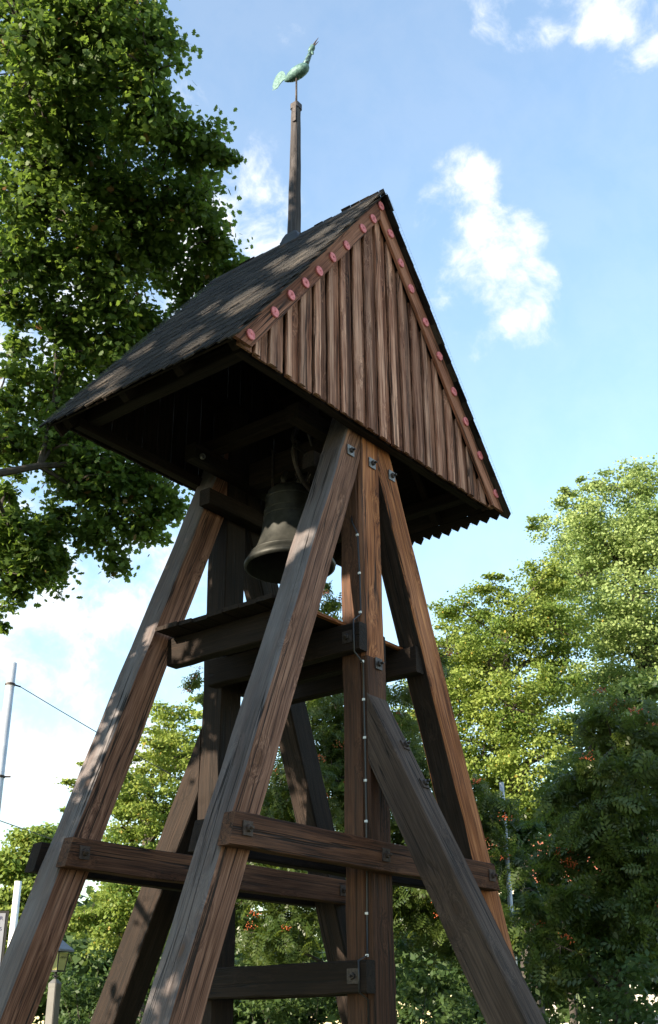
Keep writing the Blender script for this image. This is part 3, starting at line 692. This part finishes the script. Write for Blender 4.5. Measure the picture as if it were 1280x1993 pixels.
# maple, its trunk beyond the left edge, its crown reaching over behind the roof
MV = [(-1.61, 5.14, 15.76, 1.3), (-.9, 4.31, 16.02, 1.13), (-.38, 3.86, 16.05, .56), (-.24, 3.78, 15.34, .42), (-.2, 6.08, 15.6, 1.46), (-.16, 4.17, 15.0, .68), (.12, 4.11, 14.86, .42), (1.09, 4.09, 14.92, .54), (1.36, 3.88, 14.88, .35), (.74, 4.23, 15.07, .43), (.36, 6.86, 14.5, 1.37), (1.25, 5.8, 14.87, 1.09), (1.98, 5.14, 14.89, .68), (2.55, 5.1, 14.44, .5), (.56, 7.53, 13.63, .73), (1.41, 6.78, 13.78, 1.0), (2.13, 6.18, 14.6, .84), (2.97, 5.8, 14.23, .56), (1.65, 7.6, 12.62, .77), (.92, 8.28, 12.42, .46), (2.06, 6.89, 13.08, .73), (2.21, 7.74, 11.88, .64), (1.37, 8.73, 11.33, .64), (1.85, 7.89, 11.04, .67), (2.44, 7.6, 10.78, .89), (3.13, 7.14, 10.6, .8), (3.62, 6.96, 10.17, .4), (2.92, 7.71, 9.99, .76), (3.53, 7.35, 9.7, .44), (3.19, 7.92, 9.2, .34), (2.67, 8.12, 9.62, .36), (1.86, 8.87, 9.35, .71), (2.39, 8.71, 8.91, .55), (2.07, 9.08, 8.61, .4), (2.08, 9.32, 8.06, .2), (2.25, 8.33, 9.83, .31), (3.21, 5.33, 14.44, .37), (3.15, 6.09, 13.78, .56), (2.79, 6.76, 13.42, .56), (2.58, 7.32, 12.98, .56), (1.64, 8.05, 12.04, .46), (2.19, 8.61, 9.4, .49), (2.3, 8.04, 10.26, .44), (.59, 7.97, 13.08, .41), (1.27, 7.6, 12.96, .5), (1.11, 8.57, 11.83, .38), (1.87, 7.98, 11.49, .43), (1.54, 8.54, 11.02, .5), (1.46, 8.72, 10.15, .34), (2.11, 8.54, 9.64, .43), (1.63, 8.91, 9.58, .44), (2.25, 8.16, 10.58, .4)]
MO = [(-6.8, 3.0, 10.6, 2.0), (-6.6, 2.8, 7.6, 1.8), (-8.8, 4.2, 12.6, 2.2), (-8.9, 2.6, 9.4, 2.0), (-8.4, 2.0, 6.2, 1.8), (-10.6, 3.0, 11.2, 2.2), (-10.8, 2.2, 7.8, 2.0), (-7.2, 4.6, 13.2, 1.6), (-5.8, 3.9, 9.0, 1.5), (-10.2, 3.6, 13.8, 1.8), (-7.0, 2.2, 4.6, 1.5), (-9.4, 1.4, 4.6, 1.5), (-5, 6.5, 11, 1.6), (-3.4, 8.2, 12.2, 1.5), (-7.5, 7.5, 10, 1.8), (-8.5, 3.8, 4.4, 1.4), (-6.5, 3.6, 3.9, 1.2), (-10.5, 3.9, 5.6, 1.6)]  # unseen part of the crown, masses placed across sun rays to shade the tower
p1, n1, k1 = clump_points([(x, y, z, r*1.10) for x, y, z, r in MV], 2300, .38, .9, .12, 30)
p2, n2, k2 = clump_points(MO, 1150, .7, .8, .3)
P_ = np.concatenate([p1, p2]); N_ = np.concatenate([n1, n2]); Sz = np.concatenate([RNG.uniform(.07, .14, len(p1)), RNG.uniform(.14, .23, len(p2))])
# openings cut in the crowns along sun rays to let flecks of light reach the tower
s_ = np.array(SUN)
def carve(P_):
    keep = np.ones(len(P_), bool)
    for (o_, r_) in [((-.42, 1.0, 6.55), .40), ((-.95, .10, 6.05), .16), ((-1.45, 1.95, 5.55), .22), ((-.16, .17, 5.68), .26), ((-.1, 3.25, 2.25), .2), ((-.16, 2.1, 4.2), .22), ((-1.0, .2, 9.4), .26), ((-1.5, .55, 8.75), .28), ((-1.9, .9, 8.2), .26), ((-2.2, 1.6, 7.85), .22), ((-.75, .7, 9.8), .2), ((-1.3, 1.25, 9.1), .18), ((-1.75, .15, 8.4), .3), ((-1.15, -.05, 9.2), .24), ((-2.0, 2.0, 8.1), .26), ((-1.6, 1.9, 8.6), .2), ((-.5, .2, 10.1), .2), ((-2.3, .4, 7.75), .24)]:
        v_ = P_-np.array(o_); tt = v_@s_; dd_ = np.linalg.norm(v_-tt[:, None]*s_, axis=1); keep &= ~((dd_ < r_) & (tt > 2))
    return keep
keep = carve(P_)
tr_ = tree('maple_tree', (-4.6, 9.6, 0), 13.5, .42, MV+MO, np.concatenate([k1, k2[::3]]), 'large dark green maple spreading over from the left behind the roof', None, 'bark_dark', .18, .016, .9)
Bm = np.array([-4.6, 9.6, 0])
isn = np.arange(len(P_)) < len(p1); ka = keep & isn; kb = keep & ~isn
leaves_mesh('crown', 'maple_leaf', tr_, P_[ka]-Bm, N_[ka], Sz[ka], MAPLE_V, MAPLE_F)
leaves_mesh('crown', 'maple_leaf', tr_, P_[kb]-Bm, N_[kb], Sz[kb], SIMP_V, SIMP_F)  # unseen crown masses, placed to shade the tower

def simple_tree(name, base, th, r0, blobs, per, cr, leafm, lo, hi, tv, tf, label, group, bark='bark_dark', limb=.12, twig=.012, ntw=.5, flat=.85, shell=.45, lean=(0, 0), pc=60, cf=.55, upb=.75):
    p, n, k = clump_points(blobs, per, cr, flat, shell, pc, cf, upb)
    if base[0] < -10: q_ = carve(p); p = p[q_]; n = n[q_]
    t_ = tree(name, base, th, r0, blobs, k, label, group, bark, limb, twig, ntw, lean=lean)
    leaves_mesh('crown', leafm, t_, p-np.array(base), n, RNG.uniform(lo, hi, len(p)), tv, tf); return t_
def deepen(bs, lo, hi, jit=.5):
    """crowns are as deep as they are wide: more foliage masses behind and beside the near ones"""
    v = Vector((CF.x, CF.y, 0)).normalized(); r = Vector((v.y, -v.x, 0)); out_ = list(bs)
    for (x, y, z, q) in bs:
        d = random.uniform(lo, hi); e = random.uniform(-jit, jit)*q; p = Vector((x, y, z))+v*d+r*e
        out_.append((p.x, p.y, z+random.uniform(-.4, .2)*q, q*random.uniform(.9, 1.15)))
    return out_
LA = [(20.38, 11.01, 13.9, 0.88), (20.66, 9.98, 14.61, 0.72), (19.6, 11.18, 12.53, 0.93), (21.24, 9.65, 13.65, 1.2), (20.36, 10.2, 12.02, 1.4), (22.18, 8.91, 15.16, 0.82), (21.93, 8.6, 13.26, 1.12), (20.25, 11.15, 10.71, 1.24), (20.19, 9.35, 10.38, 1.36), (21.46, 8.56, 11.31, 0.93), (19.79, 11.57, 11.33, 0.93), (20.7, 9.07, 9.05, 1.13), (20.81, 10.86, 9.34, 1.17), (21.95, 8.46, 9.81, 0.86), (20.4, 11.73, 8.92, 0.93), (21.46, 10.28, 7.97, 1.09), (22.39, 8.36, 8.17, 0.93), (22.34, 8.62, 15.14, 0.49)]
LB = [(24.59, 8.48, 18.13, 1.07), (24.02, 8.91, 18.86, 0.62), (25.25, 8.04, 19.57, 0.64), (25.86, 7.2, 19.03, 1.28), (25.95, 6.42, 19.43, 0.91), (25.31, 7.98, 17.06, 1.51), (25.88, 6.53, 17.05, 1.6), (25.25, 9.03, 16.16, 1.07), (25.31, 7.3, 14.99, 1.73), (25.2, 8.5, 13.95, 1.39), (26.06, 6.95, 13.29, 1.56), (26.05, 5.21, 17.7, 1.78), (27.1, 5.71, 14.76, 1.96), (25.72, 8.58, 12.29, 1.21), (26.32, 7.67, 11.55, 1.39)]
LC = [(11.42, 14.62, 9.32, 0.6), (11.68, 14.15, 9.85, 0.37), (11.18, 15.08, 8.67, 0.67), (11.73, 14.67, 8.3, 0.8), (10.82, 15.61, 8.02, 0.53), (11.23, 15.41, 7.39, 0.8), (10.67, 17.04, 8.19, 0.39), (10.57, 17.27, 7.67, 0.41), (10.44, 16.09, 7.49, 0.53), (11.87, 14.9, 7.03, 0.93), (12.15, 14.16, 8.57, 0.8), (11, 15.84, 6.51, 0.93), (10.51, 17.5, 6.89, 0.3), (11.89, 15.19, 5.65, 0.93), (11.11, 16, 5.15, 0.93), (12.57, 14.28, 6.66, 0.93), (11.85, 15.42, 4.43, 0.93), (10.94, 16.28, 4.18, 0.67), (12.59, 14.58, 5.17, 0.93), (10.53, 16.6, 4.42, 0.6), (13.11, 14.14, 4.44, 0.8)]
LD = [(20.18, 31.46, 8.57, 0.96), (20.48, 31.12, 9.07, 0.51), (19.68, 31.97, 7.78, 0.96), (20.71, 31.27, 7.23, 1.07), (20.1, 31.89, 6.07, 1.28), (21.23, 31.05, 5.71, 1.07), (19.27, 32.47, 6.43, 1.07), (20.76, 31.53, 4.58, 1.28), (21.97, 30.55, 4.59, 1.07), (19.69, 32.35, 4.57, 1.07)]
RE = [(5.2, 5.07, 6.15, 0.58), (5.58, 4.51, 6.3, 0.62), (5.14, 4.6, 5.4, 0.72), (6.03, 4.02, 5.97, 0.58), (5.98, 3.42, 5.38, 0.56), (5.22, 3.88, 4.7, 0.74), (5.05, 4.95, 4.64, 0.72), (5.69, 3.28, 4.39, 0.66), (6.39, 2.95, 4.9, 0.52), (6.6, 2.86, 4.15, 0.56), (4.94, 5.71, 5.2, 0.58), (4.94, 5.91, 4.42, 0.66), (4.95, 5.27, 3.74, 0.76), (5.14, 4.23, 3.68, 0.78), (5.69, 3.5, 3.52, 0.7), (6.03, 3.01, 3.37, 0.7), (5.66, 4.98, 8.5, 0.29), (5.86, 5.02, 7.99, 0.29), (4.82, 7.33, 7.31, 0.2), (5.58, 4.92, 7.25, 0.51), (6.1, 4.35, 7, 0.51), (6.53, 3.93, 6.57, 0.38), (7.04, 3.59, 7.53, 0.23), (4.88, 6.16, 3.5, 0.58), (4.91, 5.44, 2.94, 0.64), (6.65, 2.57, 4.74, 0.4), (4.9, 6.25, 6.02, 0.34)]
RF = [(4.57, -0.37, 5.28, 0.33), (4.78, -0.75, 5.12, 0.53), (4.59, -0.08, 4.73, 0.4), (4.38, -0.69, 4.35, 0.55), (4.53, 0.23, 4.3, 0.3), (4.29, -0.26, 3.84, 0.55), (4.52, -0.73, 3.69, 0.58), (4.55, 0.46, 3.57, 0.4), (4.23, 0.07, 3.14, 0.48), (4.47, -0.4, 3.01, 0.61), (4.61, -0.69, 2.77, 0.52), (4.46, 0.77, 2.97, 0.37), (4.15, 0.36, 2.57, 0.45), (5.02, -1.05, 4.6, 0.6), (5.16, -0.99, 3.68, 0.6)]
RM = [(30.03, 13.16, 9.18, 0.51), (29.98, 13.39, 8.83, 0.35), (30.18, 12.94, 8.99, 0.39)]
simple_tree('linden_tree', (22.2, 10.6, 0), 12.5, .30, deepen(LA, 1.6, 3.4), 2450, .62, 'linden_leaf', .055, .115, LIND_V, LIND_F, 'sunlit yellow-green linden right of the tower, below the taller tree', 'trees in the background', ntw=.5, pc=110, cf=.36, shell=.3)
simple_tree('ash_tree', (27.4, 8.0, 0), 17, .35, deepen(LB, 1.8, 3.6), 1550, .66, 'ash_leaf', .065, .13, LIND_V, LIND_F, 'tallest pale green tree at the right edge above the linden', 'trees in the background', ntw=.6, pc=110, cf=.36, shell=.3)
simple_tree('linden_tree', (12.4, 16.4, 0), 8.2, .24, deepen(LC, 1.2, 2.6), 2700, .50, 'linden_leaf', .055, .105, LIND_V, LIND_F, 'bright green linden seen between the tower legs on the left', 'trees in the background', ntw=.5, pc=110, cf=.36, shell=.3)
simple_tree('linden_tree', (21.2, 33.0, 0), 8.0, .26, deepen(LD, 1.5, 3.0), 2600, .40, 'linden_leaf', .11, .20, LIND_V, LIND_F, 'small far yellowish tree at the lower left edge', 'trees in the background', ntw=.4)
simple_tree('red_maple', (30.6, 13.6, 0), 8.4, .14, deepen(RM, .6, 1.2), 2000, .3, 'red_leaf', .12, .2, SIMP_V, SIMP_F, 'small tree with bright red leaves glimpsed through the greenery on the right', None, ntw=.5)
RE2 = deepen(RE, .7, 1.9)
re_ = simple_tree('rowan_tree', (5.9, 4.6, 0), 6.6, .13, RE2, 760, .40, 'rowan_leaf', .17, .27, ROW_V, ROW_F, 'dark rowan with orange berries standing behind the tower', 'rowans round the tower', 'bark_dark', .05, .008, .7, lean=(-.3, .2), upb=.3, pc=30, cf=.8)
EL = [(8.71, 3.09, 4.57, .53), (7.82, 2.87, 3.65, .51), (6.78, 2.79, 2.97, .48), (10.96, 2.3, 6.43, .88), (10.85, 3.13, 5.19, .78), (10.96, 1.66, 7.4, .59), (9.4, 2.6, 3.6, .7), (11.3, 1.2, 4.6, .9)]
simple_tree('elm_tree', (10.6, 2.6, 0), 6.2, .15, deepen(EL, .8, 2.2), 2300, .42, 'shrub_leaf', .07, .13, LIND_V, LIND_F, 'small leafy dark green tree between the right leg and the right rowan', 'trees in the background', pc=90, cf=.4, shell=.3)
RF2 = deepen(RF, .6, 1.4)
rf_ = simple_tree('rowan_tree', (5.1, .1, 0), 5.6, .12, RF2, 620, .50, 'rowan_leaf', .20, .31, ROW_V, ROW_F, 'shaded dark rowan filling the lower right corner', 'rowans round the tower', 'bark_dark', .05, .008, .7, upb=.2, pc=24, cf=.8)
def berries(root, base, spots):
    for (x, y, z, r) in spots:
        mb = MB(); n = random.randint(16, 26)
        for _ in range(n):
            c = Vector((x, y, z))-Vector(base)+Vector((random.gauss(0, r), random.gauss(0, r), random.gauss(0, r*.5)))
            q = random.uniform(.0075, .0105)*1.25
            mb.add([c+Vector(v)*q for v in ((1, 0, 0), (0, 1, 0), (-1, 0, 0), (0, -1, 0), (0, 0, 1), (0, 0, -1))], [(0, 1, 4), (1, 2, 4), (2, 3, 4), (3, 0, 4), (1, 0, 5), (2, 1, 5), (3, 2, 5), (0, 3, 5)])
        tag(mb.build('berry_cluster', 'berry', root, True), kind='stuff')
def spots_for(bs, n, face):
    out_ = []
    for _ in range(n):
        x, y, z, r = random.choice(bs); d = (Vector(face)+Vector((random.gauss(0, .6), random.gauss(0, .6), random.gauss(0, .5)))).normalized()*r*random.uniform(.9, 1.15)
        out_.append((x+d.x, y+d.y, z+d.z, random.uniform(.04, .065)))
    return out_
berries(re_, (5.9, 4.6, 0), spots_for(RE, 60, (-.8, -.6, 0))); berries(rf_, (5.1, .1, 0), spots_for(RF, 14, (-.8, -.6, 0)))
def shrub(base, blobs, per, lo, hi, label, tv=SIMP_V, tf=SIMP_F, mat='shrub_leaf'):
    root = thing('shrub', base, label, 'shrub', 'shrubs round the foot of the tower'); B = Vector(base)
    full = blobs+[(x+random.uniform(-.3, .3), y+random.uniform(-.3, .3), z*.55, r*1.1) for x, y, z, r in blobs]+[(x, y, max(.35, z*.25), r*1.1) for x, y, z, r in blobs]
    p, n, k = clump_points(full, per, .25, .9, .35); p[:, 2] = np.maximum(p[:, 2], .03)
    mb = MB()
    for c in k[::6]:
        b = Vector(c)-B; mb.tube(curve_pts((random.uniform(-.2, .2), random.uniform(-.2, .2), 0), b, 4, .05, .08), [.016, .012, .009, .006, .003], 5, False)
    mb.build('stems', 'bark_dark', root); leaves_mesh('foliage', mat, root, p-np.array(base), n, RNG.uniform(lo, hi, len(p)), tv, tf)
S1 = [(4.57, 2.65, 2.14, 0.43), (5.21, 2.56, 2.34, 0.4), (4.42, 2.88, 1.96, 0.32), (4.68, 2.49, 1.83, 0.43)]
S2 = [(4.33, 1.1, 2.38, 0.4), (4.56, 0.68, 2.26, 0.43), (3.95, 0.79, 1.96, 0.45), (4.25, 0.21, 1.96, 0.45)]
S3 = [(4.41, -0.14, 2.23, 0.45), (4.09, -0.63, 2.04, 0.5), (3.97, -0.35, 1.78, 0.44)]
S4 = [(5.34, 6.53, 2.26, 0.51), (5.33, 5.78, 2.1, 0.49), (5.68, 5.36, 2.17, 0.49), (5.92, 5.05, 2.02, 0.41)]
S5 = [(6.8, 12.04, 2.73, 0.64), (7.35, 11.58, 2.45, 0.75), (7.83, 11.11, 2.73, 0.75), (6.56, 12.27, 2.18, 0.53), (7.09, 11.82, 1.91, 0.64)]
shrub((4.7, 2.6, 0), S1, 2600, .06, .11, 'light green shrub between the front post and the leaning brace')
shrub((4.3, .7, 0), S2, 2600, .06, .11, 'dark shrub just right of the foot of the leaning brace')
shrub((4.2, -.4, 0), S3, 2600, .06, .11, 'dark shrub in the lower right corner under the rowan')
shrub((5.6, 5.7, 0), S4, 2200, .06, .11, 'shrub seen under the low beam between the two posts')
S6 = [(9.2, 6.75, 3.03, .61), (9.94, 6.12, 3.43, .68), (10.07, 5.09, 3.17, .61), (9.5, 6.33, 2.36, .61)]
shrub((9.6, 6.1, 0), S6, 1800, .07, .12, 'tall bush behind the rowan, glimpsed between the front post and the brace')
shrub((7.2, 11.8, 0), S5, 2000, .07, .12, 'dark green bush behind the lantern at the lower left')
# a wood far off that closes the view between the trunks
bw = []
for i in range(46):
    a = rad(-4+78*i/45); d = random.uniform(44, 56); bw.append((CP.x+d*math.cos(a), CP.y+d*math.sin(a), random.uniform(2.0, 5.4), random.uniform(1.9, 3.0)))
p, n, k = clump_points(bw, 230, 1.1, .9, .4); p[:, 2] = np.maximum(p[:, 2], .1)
wd = leaves_mesh('distant_trees', 'shrub_leaf', None, p, n, RNG.uniform(.36, .62, len(p)), SIMP_V, SIMP_F); tag(wd, 'far-off dark wood seen between the trunks', 'trees', kind='stuff')
# unseen tree added beyond the left edge, sunward, to shade the right rowan and tower
OT = [(-15, 1.5, 9, 2.8), (-14, -1.0, 7.5, 2.4), (-16, 3.5, 11.5, 2.6), (-17, 0, 12, 2.8), (-14.5, .8, 13.2, 2.4), (-15.5, -2.2, 10, 2.4), (-18, 2.5, 8.5, 2.6), (-16.5, -.5, 6, 2.2)]
simple_tree('linden_tree', (-16, .8, 0), 11.5, .35, OT, 340, .6, 'maple_leaf', .16, .26, LIND_V, LIND_F, 'unseen tree added outside the picture to shade the right rowan and the tower', None, 'bark', ntw=.3)

# ------------------------------------------------------------------ street things
def pole(name, base, h, r, mat, label, cat='pole', group=None, cap=True):
    root = thing(name, base, label, cat, group); mb = MB(); mb.tube([(0, 0, 0), (0, 0, h*.5), (0, 0, h)], [r*1.25, r*1.1, r], 16); mb.build('shaft', mat, root, True)
    mb = MB(); mb.lathe((0, 0, 0), (0, 0, 1), [(r*1.9, 0), (r*1.9, .06), (r*1.4, .09)], 16); mb.build('base_plate', 'pole_grey', root)
    return root
tp = pole('tram_pole', (7.0, 15.72, 0), 9.86, .105, 'pole_grey', 'tall grey steel pole at the left edge holding a wire', 'pole', 'tram poles')
mb = MB(); mb.lathe((0, 0, 9.30), (0, 0, 1), [(.108, 0), (.125, .01), (.125, .05), (.108, .06)], 16); mb.tube([(.10, -.05, 9.33), (.22, -.12, 9.30)], .02, 6); mb.build('clamp', 'iron', tp)
mb = MB(); mb.lathe((0, 0, 7.10), (0, 0, 1), [(.112, 0), (.13, .01), (.13, .05), (.112, .06)], 16); mb.tube([(.08, -.10, 7.13), (.16, -.2, 7.13)], .02, 6); mb.build('bracket', 'iron', tp)
pole('tram_pole', (18.2, 29.42, 0), 6.95, .13, 'pole_white', 'distant pale pole at the lower left beside the notice board', 'pole', 'tram poles')
pole('flag_pole', (7.1, 2.64, 0), 5.27, .036, 'pole_grey', 'thin pale pole among the leaves right of the tower')
def wire(pts, r, label, group='overhead wires'):
    a = Vector(pts[0]); o = MB(); o.tube([Vector(p)-a for p in pts], r, 5); w = o.build('overhead_wire', 'cable_black', None); w.location = a; tag(w, label, 'wire', group)
def sagw(a, b, sag, n=10):
    a, b = Vector(a), Vector(b); return [a.lerp(b, i/n)-Vector((0, 0, 4*sag*(i/n)*(1-i/n))) for i in range(n+1)]
wire(sagw((7.2, 15.6, 9.30), (14.2, 11.4, 5.55), .10), .011, 'thin wire running from the tall left pole down behind the tower leg')
wire(sagw((12.0, 27.35, 9.15), (24, 19.2, 5.2), .2), .016, 'fainter lower wire at the left edge above the small tree')
wire(sagw((12.0, 5.35, 4.35), (14.6, .6, 4.58), .03), .010, 'upper thin wire behind the right rowan')
wire(sagw((12.0, 5.35, 3.95), (14.6, 1.3, 4.2), .03), .010, 'lower thin wire behind the right rowan')
# lantern on a square post
lp = thing('lamp_post', (2.0, 6.95, 0), 'grey square lamp post with a small yellowish lantern beside the left leg', 'lamp post'); lp.rotation_euler = (0, 0, rad(12))
mb = MB(); mb.loft([crect(Vector((0, 0, 0)), X*.08, Y*.08, .012), crect(Vector((0, 0, 2.26)), X*.066, Y*.066, .012)]); mb.build('post', 'post_paint', lp)
mb = MB(); mb.loft([crect(Vector((0, 0, 2.26)), X*.069, Y*.069, .012), crect(Vector((0, 0, 2.31)), X*.069, Y*.069, .012), crect(Vector((0, 0, 2.365)), X*.025, Y*.025, .004)]); mb.build('cap', 'post_paint', lp)
mb = MB(); mb.tube([(0, 0, 2.36), (.0, 0, 2.46)], .018, 8); mb.tube([(-.05, 0, 2.40), (.05, 0, 2.40)], .008, 6); mb.tube([(0, -.05, 2.40), (0, .05, 2.40)], .008, 6); mb.build('bracket', 'black_paint', lp)
mb = MB(); mb.loft([crect(Vector((0, 0, 2.47)), X*.075, Y*.075, .004), crect(Vector((0, 0, 2.70)), X*.105, Y*.105, .004)]); gl = mb.build('lantern_glass', 'lantern_glass', lp)
for sx_ in (-1, 1):
    for sy_ in (-1, 1):
        mb = MB(); mb.tube([(sx_*.078, sy_*.078, 2.455), (sx_*.110, sy_*.110, 2.72)], .009, 6); mb.build('lantern_bar', 'black_paint', lp)
for dx, dy in ((-1, 0), (0, -1)):
    mb = MB(); u = Vector((abs(dy), abs(dx), 0))
    for s in (-1, 0, 1):
        c = Vector((dx*.107, dy*.107, 2.655))+u*s*.045
        for sg in (-1, 1):
            e = c+u*sg*.022-Z*.030; nrm_ = Vector((dx, dy, 0))*.004
            mb.add([c+nrm_, (c+e)/2+u*.007+nrm_, e+nrm_*.6, (c+e)/2-u*.007+nrm_], [(0, 1, 2, 3)])
    mb.build('leaf_ornament', 'black_paint', lp)
mb = MB(); mb.loft([crect(Vector((0, 0, 2.455)), X*.082, Y*.082, .004), crect(Vector((0, 0, 2.475)), X*.082, Y*.082, .004)]); mb.build('lantern_floor', 'black_paint', lp)
mb = MB(); mb.loft([crect(Vector((0, 0, 2.715)), X*.16, Y*.16, .006), crect(Vector((0, 0, 2.74)), X*.16, Y*.16, .006), crect(Vector((0, 0, 2.87)), X*.035, Y*.035, .004), crect(Vector((0, 0, 2.93)), X*.02, Y*.02, .004)]); mb.build('lantern_roof', 'sign_grey', lp)
# notice board, mostly beyond the left edge
sg = thing('notice_board', (.42, 6.75, 0), 'dark framed notice board with grey panel at the lower left edge', 'sign')
vd = Vector((CR.x, CR.y, 0)).normalized(); sg.rotation_euler = (0, 0, math.atan2(vd.y, vd.x))
mb = MB()
for x in (-.40, .40): mb.tube([(x, .03, 0), (x, .03, 3.05)], .03, 8)
mb.build('posts', 'black_paint', sg)
mb = MB(); box(mb, -.445, .445, -.02, .02, 2.30, 3.12); mb.build('frame', 'black_paint', sg)
mb = MB(); box(mb, -.415, .415, -.027, -.021, 2.33, 3.09); mb.build('panel', 'sign_grey', sg)
mb = MB(); box(mb, -.36, .36, -.031, -.028, 2.36, 2.80); mb.build('picture', 'sign_photo', sg)
for txt, z, xr in (('YOUR', 3.01, .385), ('OF', 2.945, .30), ('MINUTES', 2.88, .385)):
    cu = bpy.data.curves.new('lettering', 'FONT'); cu.body = txt; cu.size = .062; cu.align_x = 'RIGHT'; cu.extrude = .0008; cu.materials.append(MATS['sign_print'])
    tmp = bpy.data.objects.new('tmp_text', cu); COL.objects.link(tmp); dg = bpy.context.evaluated_depsgraph_get(); tme = bpy.data.meshes.new_from_object(tmp.evaluated_get(dg)); bpy.data.objects.remove(tmp, do_unlink=True)
    to = bpy.data.objects.new('lettering', tme); link(to, sg); to.location = (xr, -.0305, z); to.rotation_euler = (rad(90), 0, 0)
# pale house far behind the trees on the right
hs = thing('house', (58, 24, 0), 'pale house with red tiled roof glimpsed behind the trees on the right', 'house'); hs.rotation_euler = (0, 0, rad(112))
mb = MB(); box(mb, -9, 9, -5, 5, 0, 9.5); mb.build('wall', 'stucco', hs)
mb = MB(); mb.add([(-9.6, -5.6, 9.5), (9.6, -5.6, 9.5), (9.6, 5.6, 9.5), (-9.6, 5.6, 9.5), (-9.6, 0, 13), (9.6, 0, 13)], [(0, 1, 5, 4), (2, 3, 4, 5), (1, 2, 5), (3, 0, 4), (3, 2, 1, 0)]); rf = mb.build('roof', 'roof_tile', hs)
mb = MB(); box(mb, 3, 3.9, -.5, .5, 11.8, 14.2); mb.build('chimney', 'stone', rf)
for fl in range(3):
    for i in range(6):
        for sy_ in (-1, 1):
            x = -7.5+3*i; z = 1.0+3.0*fl; mb = MB(); box(mb, x-.65, x+.65, sy_*5.0-.04, sy_*5.0+.04, z, z+1.7); w_ = mb.build('window', 'window_frame', hs)
            for k_ in (-1, 1):
                mb = MB(); box(mb, x+k_*.30-.26, x+k_*.30+.26, sy_*5.045-.008, sy_*5.045+.008, z+.08, z+1.62); mb.build('pane', 'glass_dark', w_)
